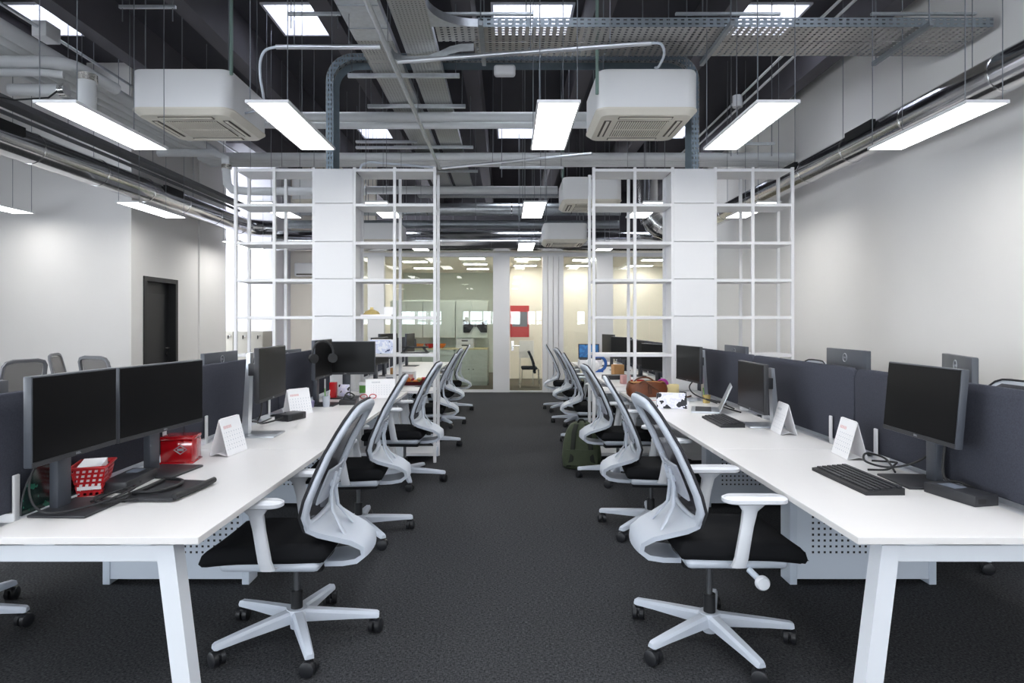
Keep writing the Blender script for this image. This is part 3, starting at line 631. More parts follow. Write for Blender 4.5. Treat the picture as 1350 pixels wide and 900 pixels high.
pipe('drain_pipe', 'greenish rod rising from the second right air conditioner', [(.92, 10.4, 3.6), (.92, 10.4, 4.9)], .02, 'green')

# ------------------------------------------------------------------ light panels
LPX = [-6.7, -4.78, -3.11, -1.65, .36, 1.87, 3.31]; LPY = [-2.3, 1.33, 4.98, 8.62, 11.85]
COLN = ['over the meeting table', 'below the left duct', 'over the left bench, outer half', 'over the left bench, aisle half', 'over the aisle', 'over the right bench', 'below the right duct']
ROWN = ['row behind the camera', 'row above the camera', 'front row', 'second row', 'last row before the glass']
lp0 = None
for j, y in enumerate(LPY):
    for i, x in enumerate(LPX):
        if j == 4 and (i in (0, 6)): continue
        pz = 2.94 if j < 4 else 2.83
        if (j, i) == (3, 0): y = 8.25
        elif (j, i) == (4, 1): y = 11.6
        else: y = LPY[j]
        if lp0 is None:
            lp0 = thing('light_panel', '', 'ceiling light', (x, y, 2.94), group='hanging light panels')
            B().box(-.15, -.138, -.6, .6, 0, .022).box(.138, .15, -.6, .6, 0, .022).box(-.138, .138, -.6, -.588, 0, .022).box(-.138, .138, .588, .6, 0, .022).box(-.138, .138, -.588, .588, .016, .022).build('light_frame', 'frame', lp0, False)
            B().box(-.138, .138, -.588, .588, .004, .012).build('diffuser', 'panel', lp0, False)
            w0 = B().cyl((0, 0, .02), (0, 0, 2.26), .0035, 6).build('suspension_wire', 'wire', lp0)
            w0.location = (-.13, -.56, 0)
            for p in ((.13, -.56, 0), (-.13, .56, 0), (.13, .56, 0)): rep(w0, p)
            t = lp0
        else: t = dup(lp0, (x, y, pz))
        if i == 1:
            for c in t.children:
                if c.name.startswith('suspension') and c.location.x > 0: c.scale.z = (3.853-pz)/2.26
        if j == 4 and i != 1:
            for c in t.children:
                if c.name.startswith('suspension'): c.scale.z = 1.045
        t['label'] = 'lit panel light %s, %s' % (COLN[i], ROWN[j])

# ------------------------------------------------------------------ shelving units with a closed middle column
SD0, SD1 = 6.5, 6.87
LV = [.10, .735, 1.11, 1.495, 1.875, 2.255, 2.645, 3.0]
def shelving(xs, lab):
    t = thing('shelving_unit', lab, 'shelving', ((xs[0]+xs[-1])/2, (SD0+SD1)/2, 0)); ox = t.location.x; hd = (SD1-SD0)/2
    X = [x-ox for x in xs]
    po = B().box(-.015, .015, -.015, .015, 0, 3.015, .002).build('post', 'white', t, False)
    first = True
    for i, x in enumerate(X):
        for y in (-hd+.015, hd-.015):
            if first: po.location = (x, y, 0); first = False
            else: rep(po, (x, y, 0))
    for (i, j) in ((0, 2), (3, 5)):
        sh = None
        for z in LV:
            if sh is None: sh = B().box(X[i]+.014, X[j]-.014, -hd+.004, hd-.004, -.03, 0, .002).build('shelf', 'white', t, False); sh.location.z = z
            else: rep(sh, (0, 0, z))
    B().box(X[2]+.012, X[3]-.012, -hd+.03, hd-.03, .02, 2.99).build('column_core', 'white', t, False)
    for k in range(len(LV)-1):
        B().box(X[2]+.012, X[3]-.012, -hd-.004, -hd+.02, LV[k]+.003, LV[k+1]-.003, .002).build('front_panel', 'white', t, False)
    for (i, j) in ((0, 2), (3, 5)): B().box(X[i], X[j], hd-.05, hd-.03, .0, .1).build('plinth', 'pegside', t, False)
    return t
shelving([-2.77, -2.375, -1.97, -1.555, -1.145, -.735], 'tall white open-grid shelving unit across the end of the left front bench')
shelving([.89, 1.31, 1.695, 2.13, 2.515, 2.92], 'tall white open-grid shelving unit across the end of the right front bench')

# ------------------------------------------------------------------ benches
PT = 1.46
def bench(xc, y0, n, lab, hubs=True):
    t = thing('bench_desk', lab, 'desk', (xc, y0, 0)); L = n*PT
    for s in (-1, 1):
        x0, x1 = sorted((s*.07, s*.8))
        for k in range(n):
            B().box(x0, x1, k*PT+.002, (k+1)*PT-.002, .706, .73, .002).build('tabletop', 'desk', t, False)
        B().box(s*.42-.02, s*.42+.02, .1, L-.1, .655, .7).build('beam', 'pegside', t, False)
    B().box(-.06, .06, .0, L, .69, .7).box(-.066, -.058, 0, L, .69, .722).box(.058, .066, 0, L, .69, .722).build('cable_channel', 'alu', t, False)
    for e in (0, L):
        yb = e+(.07 if e == 0 else -.07)
        B().box(-.66, .66, yb-.03, yb+.03, .635, .69, .004).build('cross_beam', 'steelwhite', t, False)
        for s in (-1, 1):
            B().prism([(s*.64, yb-.033, .692), (s*.70, yb-.033, .692), (s*.785, yb-.033, 0), (s*.725, yb-.033, 0)], (0, .066, 0)).build('leg', 'steelwhite', t, False)
            for q in (.25, .57): B().box(s*q-.05, s*q+.05, yb-.025, yb+.025, .69, .706).build('spacer', 'steelwhite', t, False)
    if hubs:
        for k in range(1, n):
            y = k*PT
            p = B().box(-.36, .36, y-.055, y+.055, .03, .7).build('hub_panel', 'peg', t, False)
            for q in (-.38, .38): B().box(q-.02, q+.02, y-.06, y+.06, 0, .7, .003).build('hub_side', 'pegside', p, False)
    return t
XLB, XRB = -1.805, 1.945
bench(XLB, 2.075, 3, 'long white bench desk on the left of the aisle, nearest the camera')
bench(XRB, 2.075, 3, 'long white bench desk on the right of the aisle, nearest the camera')
bench(XLB, 6.95, 3, 'white bench desk left of the aisle, beyond the shelving unit')
bench(XRB, 6.95, 3, 'white bench desk right of the aisle, beyond the shelving unit')

def rounded_panel(w, h, r, th):
    b = B(); poly = []
    for cx, cz, a in ((w/2-r, h-r, 0), (-w/2+r, h-r, PI/2)):
        poly += [Vector((-th/2, cx+r*math.cos(a+PI/2*i/5), cz+r*math.sin(a+PI/2*i/5))) for i in range(6)]
    poly += [Vector((-th/2, -w/2, 0)), Vector((-th/2, w/2, 0))]
    b.prism(poly, (th, 0, 0))
    bmesh.ops.bevel(b.bm, geom=[e for e in b.bm.edges if abs(e.verts[0].co.x-e.verts[1].co.x) < 1e-6], offset=.008, segments=2, profile=.5, affect='EDGES')
    return b
dv0 = None
for xc, side in ((XLB, 'left'), (XRB, 'right')):
    for y0, where in ((2.075, 'front'), (6.95, 'back')):
        for k in range(3):
            loc = (xc, y0+(k+.5)*PT, .745); lab = 'navy felt divider screen on the %s %s bench, %s from the camera' % (side, where, ORD[k])
            if dv0 is None:
                dv0 = thing('divider_screen', lab, 'divider', loc, group='felt divider screens')
                rounded_panel(PT-.012, .43, .05, .034).build('felt_panel', 'felt', dv0, True, 50)
                br = B().box(-.005, .005, -.015, .015, -.035, .135, .004).build('bracket', 'white', dv0, False); br.location = (.03, -.5, 0)
                for p in ((.03, .5, 0), (-.03, -.5, 0), (-.03, .5, 0)): rep(br, p)
                for p in (-.5, .5): B().box(-.03, .03, p-.015, p+.015, -.035, -.002).build('clamp', 'white', dv0, False)
            else: dup(dv0, loc, 0, lab)

# ------------------------------------------------------------------ task chair
def make_chair():
    t = thing('task_chair', '', 'chair', (0, 0, 0))
    # cushion, with a waterfall front edge
    b = B(); nx, ny = 14, 12; g = []
    def cush(u, v, top):
        x = -.19+.53*u; hw = .235*(1-.10*(1-u)**2-.04*u**6); y = hw*(2*v-1)
        ex = min(u, 1-u)/.09; ey = min(v, 1-v)/.09; e = min(1, ex, ey); e = math.sqrt(max(0, 1-(1-e)**2))
        fall = -.022*max(0, (u-.62)/.38)**2-.006*math.cos((2*v-1)*1.5)
        return Vector((x, y, (.468+fall+.048*e) if top else (.462+fall*.8-.026*e)))
    us = [0, .02, .05, .09]+[.09+.82*i/8 for i in range(1, 8)]+[.91, .95, .98, 1]; vs = us
    T = [[cush(u, v, True) for v in vs] for u in us]; Bo = [[cush(u, v, False) for v in vs] for u in us]
    R = [[b.bm.verts.new(p) for p in r] for r in T]; Q = [[b.bm.verts.new(p) for p in r] for r in Bo]; k = len(us)
    for i in range(k-1):
        for j in range(k-1):
            b.bm.faces.new((R[i][j], R[i+1][j], R[i+1][j+1], R[i][j+1])); b.bm.faces.new((Q[i][j], Q[i][j+1], Q[i+1][j+1], Q[i+1][j]))
    for i in range(k-1):
        for (A, Z) in ((R, Q),):
            b.bm.faces.new((A[i][0], Z[i][0], Z[i+1][0], A[i+1][0])); b.bm.faces.new((A[i+1][-1], Z[i+1][-1], Z[i][-1], A[i][-1]))
            b.bm.faces.new((A[0][i+1], Z[0][i+1], Z[0][i], A[0][i])); b.bm.faces.new((A[-1][i], Z[-1][i], Z[-1][i+1], A[-1][i+1]))
    b.build('seat', 'blackfab', t, True, 60)
    B().box(-.16, .27, -.205, .205, .398, .448, .024, 3).build('seat_pan', 'plastic', t)
    B().box(-.14, .13, -.085, .085, .352, .402, .014).build('tilt_mechanism', 'black', t)
    gl = B().cyl((0, 0, .19), (0, 0, .36), .0135, 14).build('gas_lift', 'piston', t)
    B().cyl((0, 0, .125), (0, 0, .215), .026, 16).build('lift_collar', 'black', gl)
    # five-star base
    b = B().lathe([(.0, .135), (.045, .135), (.052, .12), (.048, .075), (.03, .07), (.028, .045), (0, .045)], 20)
    for k in range(5):
        a = 2*PI*k/5; M3 = Matrix.Rotation(a, 4, 'Z')
        rings = []
        for r, w, zt, zb in ((.025, .056, .134, .08), (.12, .05, .124, .078), (.26, .043, .109, .075), (.358, .037, .097, .07), (.368, .031, .091, .072)):
            rings.append([b.bm.verts.new(M3 @ Vector((r, y*w/2, z))) for y, z in ((-1, zb), (1, zb), (1, zt-.012), (.62, zt), (-.62, zt), (-1, zt-.012))])
        b.skin(rings)
    b.build('star_base', 'plastic', t, True, 30)
    c0 = None
    for k in range(5):
        a = 2*PI*k/5
        if c0 is None:
            b = B()
            for s in (-1, 1):
                b.skin([b.ring(Vector((0, s*y, .032)), Vector((1, 0, 0)), Vector((0, 0, 1)), r, 18) for y, r in ((.004, .026), (.006, .032), (.025, .032), (.029, .024))])
            b.cyl((0, 0, .03), (0, 0, .078), .009, 10).box(-.022, .022, -.012, .012, .03, .06, .006)
            c0 = b.build('caster', 'caster', t); c = c0
        else: c = rep(c0)
        c.location = (.352*math.cos(a), .352*math.sin(a), 0); c.rotation_euler = (0, 0, a+[1.2, .4, 2.0, 1.7, .9][k])
    # arms
    for s in (-1, 1):
        b = B(); rings = []
        for x, y, z, w, d in ((.035, .215, .425, .05, .03), (.038, .252, .43, .056, .034), (.045, .266, .47, .052, .036), (.066, .27, .60, .05, .034), (.078, .27, .665, .058, .036), (.086, .27, .70, .12, .05)):
            rings.append([b.bm.verts.new(Vector((x+p*w/2, s*(y+q*d/2), z))) for p, q in ((-1, -.5), (-.6, -1), (.6, -1), (1, -.5), (1, .5), (.6, 1), (-.6, 1), (-1, .5))])
        b.skin(rings)
        post = b.build('armrest', 'plasticw', t, True, 45)
        b = B(); lp = []
        for z, i in ((.698, .012), (.704, 0), (.718, 0), (.726, .012)):
            lp.append([p+Vector((.098, s*.268, 0)) for p in rrect(.262-2*i, .098-2*i, .045-i*.5, z, 5)])
        loft(b, lp).build('arm_pad', 'plasticw', post, True, 50)
    B().cyl((.10, -.2, .4), (.13, -.25, .372), .013, 10).build('lever_stem', 'pegside', t)
    B().lathe([(0, 0), (.026, 0), (.03, .008), (.03, .02), (.024, .028), (0, .028)], 18).build('tilt_knob', 'plasticw', t).matrix_local = Matrix.Translation((.133, -.248, .368)) @ Matrix.Rotation(PI/2, 4, 'X')
    # back frame : closed band around the mesh
    prof = [(-.118, .575), (-.10, .63), (-.118, .70), (-.155, .79), (-.205, .90), (-.262, 1.0), (-.298, 1.06), (-.312, 1.085)]
    def bx(z):
        for (xa, za), (xb, zb) in zip(prof, prof[1:]):
            if z <= zb: return xa+(xb-xa)*(z-za)/(zb-za)
        return prof[-1][0]
    half = [(0, 1.076), (.07, 1.076), (.135, 1.072), (.175, 1.058), (.2, 1.03), (.212, .985), (.217, .90), (.22, .80), (.22, .71), (.213, .645), (.195, .60), (.16, .58), (.08, .573), (0, .572)]
    loop = [(y, z) for y, z in half]+[(-y, z) for y, z in half[-2:0:-1]]
    pts = [Vector((bx(z), y, z)) for y, z in loop]; n = len(pts); side, nr, ww = [], [], []
    for i, p in enumerate(pts):
        d = (pts[(i+1) % n]-pts[i-1]).normalized()
        tz = Vector((bx(p.z+.02)-bx(p.z-.02), 0, .04)).normalized(); nn = Vector((tz.z, 0, -tz.x))
        sd = d.cross(nn).normalized(); side.append(sd); nr.append(nn); ww.append(.056 if p.z > .7 else .06)
    bf = B().sweep(pts, side, nr, ww, .024, True).build('back_frame', 'plastic', t, True, 50)
    # yoke below the frame, curling back and under the seat
    yk = [(-.10, .60, .222), (-.108, .575, .218), (-.15, .545, .195), (-.215, .518, .165), (-.275, .495, .14), (-.315, .468, .122), (-.318, .445, .116), (-.29, .424, .108), (-.23, .412, .1), (-.15, .407, .09)]
    B().sheet([[Vector((x-.012*(1-(v*v)), v*hw, z-.012*(1-v*v)*(1 if z > .5 else 0))) for v in (-1, -.75, -.4, 0, .4, .75, 1)] for x, z, hw in yk], .022).build('back_yoke', 'plastic', t, True, 50)
    b = B()
    for s in (-1, 1):
        pp = [Vector((-.245, s*.085, .52)), Vector((-.215, s*.07, .56)), Vector((-.175, s*.045, .62)), Vector((-.168, s*.035, .70)), Vector((-.19, s*.034, .79))]
        b.sweep(pp, [(0, 1, 0)]*5, [(1, 0, .35)]*5, [.03, .026, .024, .024, .02], .014)
    b.box(-.185, -.16, -.045, .045, .725, .755, .006)
    b.build('spine', 'plastic', t, True, 45)
    B().sheet([[Vector((bx(z)-.022-.01*(1-v*v), v*.13, z)) for v in (-1, -.5, 0, .5, 1)] for z in (.665, .69, .74, .79, .815)], .008).build('lumbar_support', 'clear', t, True)
    # mesh cloth stretched over the front, and its dark edging
    rows = []
    zs = [.575+.5*i/12 for i in range(13)]
    def hw(z):
        pr = [(.572, .16), (.60, .197), (.645, .214), (.71, .221), (.90, .218), (.985, .212), (1.03, .2), (1.058, .176), (1.076, .13)]
        for (za, wa), (zb, wb) in zip(pr, pr[1:]):
            if z <= zb: return wa+(wb-wa)*(z-za)/(zb-za)
        return .13
    B().sheet([[Vector((bx(z)+.015, v*hw(z), z)) for v in (-1, -.6, -.2, .2, .6, 1)] for z in zs]).build('back_mesh', 'netting', bf, True)
    B().tube([p+q*.016+Vector((0, 0, 0))+s2*(-.024) for p, q, s2 in zip(pts, nr, side)], .0065, 6, True).build('mesh_edging', 'rim', bf)
    return t
chair0 = make_chair(); chair_used = False
def chair(x, y, rz, lab, lift=0, base=0, group='pale grey task chairs along the benches'):
    global chair_used
    if not chair_used: t = chair0; chair_used = True; t.location = (x, y, 0); t.rotation_euler = (0, 0, rz); t['label'] = lab; t['group'] = group
    else: t = dup(chair0, (x, y, 0), rz, lab, group)
    for c in t.children:
        nm = c.name.split('.')[0]
        if nm in ('star_base', 'caster'):
            c.location = Matrix.Rotation(base-rz, 3, 'Z') @ c.location
            c.rotation_euler.z += base-rz
        elif nm != 'gas_lift': c.location.z += lift
    return t
A2 = math.radians
_src = [(.91, 2.86, 0, -3, .0), (1.0, 4.42, -5, 10, -.05), (1.02, 5.85, 3, 30, -.06), (.98, 7.5, -2, 8, -.035), (1.0, 9.0, 4, 20, -.035), (.95, 10.4, -3, 12, -.035)]
_lab = ['nearest the camera', 'second in line', 'third, behind the green backpack', 'first beyond the shelving', 'second beyond the shelving', 'last before the glass']
todo = [(x, y, r, b_, l, 'pale grey task chair on the right of the aisle, '+_lab[i]) for i, (x, y, r, b_, l) in enumerate(_src)]
_lab[2] = 'third, before the shelving'
for i, (x, y, r, b_, l) in enumerate([(-.955, 2.9, 180, 8, -.03), (-1.0, 4.3, 184, 20, -.03), (-.92, 5.75, 178, -2, -.03), (-.9, 7.35, 182, 3, -.035), (-.94, 8.9, 177, 14, -.035), (-.92, 10.35, 183, 6, -.035)]):
    todo.append((x, y, r, b_, l, 'pale grey task chair on the left of the aisle, '+_lab[i]))
todo += [(-2.62, 2.95, 5, 8, -.035, 'task chair under the outer side of the left bench, only its base in view'), (2.88, 3.95, 180, 30, -.035, 'task chair on the outer side of the right bench, back over the end divider'),
         (2.68, 6.15, 180, 54, -.035, 'task chair outside the right bench, top just over the last divider')]
# the prototype keeps its neutral pose until every copy is made
for i, (x, y, r, b_, l, lab) in enumerate(todo[1:]):
    chair_used = True; chair(x, y, A2(r), lab, l, A2(b_))
chair_used = False; chair(todo[0][0], todo[0][1], A2(todo[0][2]), todo[0][5], todo[0][4], A2(todo[0][3]))

# meeting table and its chairs, by the white wall on the left
t = thing('meeting_table', 'white round meeting table between the grey mesh chairs', 'table', (-5.6, 6.2, 0))
B().lathe([(0, .7), (.6, .7), (.61, .715), (.6, .73), (0, .73)], 40).build('tabletop', 'desk', t); B().cyl((0, 0, .02), (0, 0, .7), .04, 16).build('pedestal', 'steelwhite', t); B().lathe([(0, 0), (.3, 0), (.3, .012), (.05, .03), (0, .03)], 28).build('foot', 'steelwhite', t)
def meet_chair(x, y, rz, lab, h=1.06):
    t = thing('meeting_chair', lab, 'chair', (x, y, 0), rz, 'grey mesh chairs round the meeting table')
    half = [(0, h), (.12, h), (.18, h-.015), (.205, h-.05), (.215, h-.2), (.2, .6), (.15, .56), (0, .56)]
    loop = half+[(-a, c) for a, c in half[-2:0:-1]]
    pts = [Vector((-.2-(z-.56)*.22, y_, z)) for y_, z in loop]; n = len(pts)
    nn = Vector((.976, 0, .21)); sd = [(pts[(i+1) % n]-pts[i-1]).normalized().cross(nn) for i in range(n)]
    B().sweep(pts, sd, [nn]*n, .035, .025, True).build('back_frame', 'midgrey', t, True, 50)
    B().sheet([[Vector((-.19-(z-.56)*.22, v*.19, z)) for v in (-1, 0, 1)] for z in (.57, .8, h-.02)]).build('back_mesh', 'netback', t)
    B().box(-.2, .28, -.23, .23, .43, .49, .025, 3).build('seat', 'blackfab', t)
    B().tube([(-.2, 0, .6), (-.24, 0, .5), (-.12, 0, .41), (0, 0, .41)], .02, 10).build('back_bracket', 'rim', t)
    for sx, sy in ((-.25, -.22), (-.25, .22), (.25, -.22), (.25, .22)): B().tube([(0, 0, .42), (sx*.7, sy*.7, .4), (sx, sy, 0)], .014, 8).build('leg', 'rim', t)
    return t
meet_chair(-4.88, 6.15, A2(165), 'grey mesh chair at the round table, its back to the near monitor', 1.065)
meet_chair(-4.85, 7.35, A2(20), 'grey mesh chair at the far side of the round table, seen almost edge-on', 1.065)
meet_chair(-4.22, 6.95, A2(70), 'grey mesh chair standing alone beside the round table, nearest the door', 1.065)

# ------------------------------------------------------------------ monitors
def text_mesh(body, size, ext=.0004):
    cu = bpy.data.curves.new('lettering', 'FONT'); cu.body = body; cu.size = size; cu.extrude = ext; cu.align_x = 'CENTER'; cu.align_y = 'CENTER'; cu.resolution_u = 2
    o = bpy.data.objects.new('lettering', cu); me = bpy.data.meshes.new_from_object(o); bpy.data.objects.remove(o); bpy.data.curves.remove(cu)
    return me
TXT = {s: text_mesh('DELL', s) for s in (.012, .026)}
for me in TXT.values(): me.materials.clear(); me.materials.append(M['logo'])
def put_text(key, parent, mtx):
    o = bpy.data.objects.new('logo', TXT[key]); COL.objects.link(o); o.parent = parent; o.matrix_local = mtx
    return o
FACE_FRONT = Matrix(((0, 0, 1, 0), (1, 0, 0, 0), (0, 1, 0, 0), (0, 0, 0, 1)))      # text facing +x, reading along +y
FACE_BACK = Matrix(((0, 0, -1, 0), (-1, 0, 0, 0), (0, 1, 0, 0), (0, 0, 0, 1)))
def monitor(lab, x, y, rz, zb=.92, style='dark', w=.545, h=.325, tilt=0, base=True, group='desk monitors', z0=.73, base_w=.2):
    """local +x is the way the screen faces; z is above the desk top"""
    t = thing('monitor', lab, 'monitor', (x, y, z0), rz, group)
    zb -= z0
    T = Matrix.Translation((0, 0, zb+h/2)) @ Matrix.Rotation(-tilt, 4, 'Y')
    c = B().box(-.03, .0, -w/2, w/2, -h/2, h/2, .004, 2, T).build('casing', 'casing' if style == 'dark' else 'bezel', t, True)
    B().box(-.055, -.03, -w*.3, w*.3, -h*.32, h*.16, .01, 2, T).build('back_bulge', 'bezel', c)
    B().box(0, .0015, -w/2+.006, w/2-.006, -h/2+.02, h/2-.006, 0, 1, T).build('screen', 'screen', t, False)
    B().box(0, .002, -w/2+.002, w/2-.002, -h/2+.002, -h/2+.019, 0, 1, T).build('chin', 'bezel', c, False)
    put_text(.012, c, T @ Matrix.Translation((.0025, 0, -h/2+.0105)) @ FACE_FRONT)
    ring = B(); ring.tube([T @ Vector((-.031, .027*math.cos(2*PI*i/24), h*.33+.027*math.sin(2*PI*i/24))) for i in range(24)], .0028, 6, True); ring.build('logo_ring', 'logo', c)
    put_text(.026, c, T @ Matrix.Translation((-.0306, 0, h*.33)) @ Matrix.Diagonal((1, .62, .62, 1)) @ FACE_BACK)
    if style == 'dark':
        B().box(-.085, -.05, -.036, .036, .008, zb+h*.55, .006).build('stand_column', 'casing', t)
        B().box(-.06, -.045, -.05, .05, zb+h*.4, zb+h*.62, .004).build('mount', 'bezel', t)
        if base: B().box(-.10, .115, -base_w*.62, base_w*.62, 0, .01, .004).build('stand_base', 'bezel', t)
    else:
        B().prism([(-.185, -.03, .008), (-.145, -.03, .008), (-.13, -.03, zb+h*.88), (-.152, -.03, zb+h*.88)], (0, .06, 0)).build('stand_column', 'silver', t, False)
        B().box(-.14, -.05, -.04, .04, zb+h*.45, zb+h*.68, .004).build('mount', 'bezel', t)
        B().box(-.2, .04, -.11, .11, 0, .009, .003).build('stand_base', 'silver', t)
    return t
m = monitor('black monitor nearest the camera on the left bench, cables hanging round its stand', -1.615, 2.40, A2(-2), .93, h=.315, w=.45)
monitor('black monitor standing before the red tin, second on the left bench', -1.6, 2.985, A2(-6), .92, h=.32, w=.61)
monitor('monitor on a silver stand seen nearly edge-on, middle of the left bench', -1.455, 3.97, A2(2), .955, 'silver', w=.5)
monitor('monitor with a headset hung on its corner, end of the left bench', -1.555, 5.42, A2(0), .96, w=.5)
monitor('black monitor facing the camera at the end of the left bench', -1.5, 5.93, A2(-84), .945, h=.31)
monitor('black tilted monitor nearest the camera on the right bench, a dock at its foot', 1.805, 2.79, A2(178), .925, h=.32, w=.52, tilt=A2(5))
monitor('monitor on a slim silver stand, middle of the right bench', 1.655, 4.33, A2(178), .835, 'silver', w=.51, h=.325)
monitor('monitor on a silver stand at the end of the right bench, beside the white column', 1.63, 5.75, A2(186), .90, 'silver', h=.32)
# outer side of the benches, backs showing over the felt
monitor('monitor back with a round logo over the left bench divider, next to the black door', -2.11, 4.66, A2(180), .905, h=.31)
monitor('monitor back peeping over the left bench divider before the shelving unit', -2.11, 6.05, A2(170), .86, h=.31)
monitor('monitor at the outer near end of the left bench, top edge above the divider', -2.02, 2.28, A2(181), .87, h=.33)
monitor('monitor back over the right bench divider, in front of the shelving unit', 2.15, 5.93, A2(0), .905, h=.31)
monitor('monitor back with a large round logo over the right bench divider', 2.25, 4.18, A2(-3), .935, h=.32)
monitor('narrow monitor edge behind the tilted monitor of the right bench', 2.36, 3.3, A2(-20), .95, h=.31, w=.48)
# back benches
monitor('black monitor on the left back bench, first beyond the white column', -1.5, 7.6, A2(-8), .93)
monitor('black monitor on the left back bench, second beyond the white column', -1.55, 8.4, A2(-14), .96)
monitor('black monitor on the left back bench, last before the glass', -1.55, 10.3, A2(-5), .93)
for k, (y, r, lab) in enumerate([(7.5, 196, 'first beyond the shelving unit'), (8.35, 192, 'second beyond the shelving unit'), (9.3, 200, 'third beyond the shelving unit'), (10.3, 190, 'last before the glass')]):
    monitor('black monitor on the right back bench, '+lab, 1.72-.03*k, y, A2(r), .85+.02*k, h=.33, w=.56)

# ------------------------------------------------------------------ things on the left front bench
DZ = .73
def cable(lab, pts, r=.004, m='black'): return tag(B().tube(pts, r, 8).build('cable', m), lab, 'cable')
cable('black cable looped round the stand of the nearest left monitor', smooth([(-1.66, 2.34, 1.0), (-1.73, 2.32, .88), (-1.7, 2.28, .79), (-1.62, 2.26, .755), (-1.53, 2.36, .755), (-1.46, 2.48, .78), (-1.5, 2.55, .775), (-1.57, 2.47, .752), (-1.5, 2.42, .754), (-1.42, 2.5, .74), (-1.36, 2.56, .736), (-1.3, 2.6, .736)]), .0042)
cable('black cable coiled on the nearest left monitor base', smooth([(-1.58, 2.42, .75), (-1.52, 2.52, .77), (-1.46, 2.46, .76), (-1.53, 2.4, .75), (-1.6, 2.48, .752), (-1.6, 2.6, .738)]), .0045)
t = thing('docking_station', 'black docking station behind the nearest left monitor', 'dock', (-1.63, 2.75, DZ), A2(4))
B().box(-.05, .06, -.14, .13, 0, .045, .004).build('casing', 'bezel', t); B().box(.06, .062, -.03, -.018, .015, .027).build('button', 'black', t, False); B().box(-.03, .02, .03, .1, .045, .047).build('sticker', 'greypic', t, False)
t = thing('plastic_basket', 'red perforated plastic basket holding papers behind the nearest left monitor', 'basket', (-1.70, 2.62, DZ), A2(20))
M['redperf'] = perf('perforated_red_plastic', '#b3141c', 'SZ', (.021, .019), (.011, .010), .35, 0, True)
def taper_box(b, w0, d0, w1, d1, h, open_top=True):
    lo = [Vector((x*w0, y*d0, 0)) for x, y in ((-1, -1), (1, -1), (1, 1), (-1, 1))]; hi = [Vector((x*w1, y*d1, h)) for x, y in ((-1, -1), (1, -1), (1, 1), (-1, 1))]
    A = [b.bm.verts.new(p) for p in lo]; C = [b.bm.verts.new(p) for p in hi]
    for i in range(4): b.bm.faces.new((A[i], A[(i+1) % 4], C[(i+1) % 4], C[i]))
    b.bm.faces.new(A[::-1])
    if not open_top: b.bm.faces.new(C)
    return b
taper_box(B(), .042, .055, .062, .085, .12).build('basket_wall', 'redperf', t, False)
B().tube([(.064, -.087, .12), (.064, .087, .12), (-.064, .087, .12), (-.064, -.087, .12)], .005, 8, True).build('rim', 'red', t)
B().box(-.042, .042, -.06, .06, .035, .128, 0, 1, Matrix.Rotation(.12, 4, 'X')).build('papers', 'paper', t, False)
t = thing('glass_plate', 'green patterned half-round glass plate leaning on the divider', 'plate', (-1.762, 2.46, DZ), 0)
poly = [Vector((0, .155*math.cos(a), .185*math.sin(a))) for a in [PI*i/20 for i in range(21)]]
B().prism(poly, (.008, 0, 0)).build('plate', 'teal', t); B().tube([p+Vector((.004, 0, .002)) for p in poly], .003, 6).build('plate_rim', 'bezel', t)
t = thing('laptop_stand', 'flat black folding laptop stand on the near left desk', 'laptop stand', (-1.385, 2.62, DZ), A2(0))
R3 = Matrix.Rotation(A2(2), 4, 'Z')
B().prism([(-.14, -.14, .004), (.085, -.14, .004), (.115, .14, .004), (-.12, .17, .004)], (0, 0, .012)).build('plate', 'bezel', t, False)
B().tube([(.088, -.135, .02), (.118, .14, .02)], .012, 12).build('front_roll', 'black', t)
B().box(-.1, -.08, -.1, .12, .016, .03, .004).build('hinge_bar', 'black', t)
B().tube(smooth([(-.09, -.1, .028), (-.02, -.08, .027), (.02, 0, .026), (.0, .1, .027), (-.09, .13, .028)]), .007, 8).build('support_arm', 'black', t)
for y in (-.13, .15): B().box(-.13, -.1, y-.012, y+.012, 0, .006).build('rubber_foot', 'black', t, False)
t = thing('tin_box', 'glossy red tin with a diamond emblem under the second left monitor', 'box', (-1.645, 3.22, DZ), A2(8))
B().box(-.075, .075, -.068, .068, .006, .115, .006).build('body', 'redtin', t); B().box(-.08, .08, -.073, .073, 0, .008, .003).build('foot_rim', 'redtin', t); B().box(-.078, .078, -.071, .071, .115, .135, .008).build('lid', 'redtin', t)
B().tube([(.02+.03*math.cos(a), -.0695, .07+.021*math.sin(a)) for a in (0, PI/2, PI, 3*PI/2)], .003, 6, True).box(.005, .035, -.071, -.068, .064, .076).build('emblem', 'logo', t, False)
def tent(lab, x, y, rz, w=.2, h=.19, d=.1, page='cal', cat='calendar', name='desk_calendar'):
    """page faces local +x, ridge along local y"""
    t = thing(name, lab, cat, (x, y, DZ), rz, 'tent calendars on the benches')
    pg = B(); pg.box(-.0012, .0012, -w/2, w/2, 0, math.hypot(h, d/2), 0)
    a = math.atan2(d/2, h)
    o = pg.build('page', page, t, False); o.location = (d/2, 0, .002); o.rotation_euler = (0, -a, 0)
    o = B().box(-.0012, .0012, -w/2, w/2, 0, math.hypot(h, d/2)).build('back_flap', 'paper', t, False); o.location = (-d/2, 0, .002); o.rotation_euler = (0, a, 0)
    B().prism([(d/2, -w/2, .001), (-d*.1, -w/2, .018), (-d/2, -w/2, .001), (-d*.1, -w/2, .015)], (0, w, 0)).build('base_fold', 'paper', t, False)
    B().tube([(0, -w*.42, h+.002), (0, w*.42, h+.002)], .004, 6).build('binding', 'paper', t)
    return t
tent('white tent calendar standing right of the red tin on the left bench', -1.49, 3.42, A2(-6))
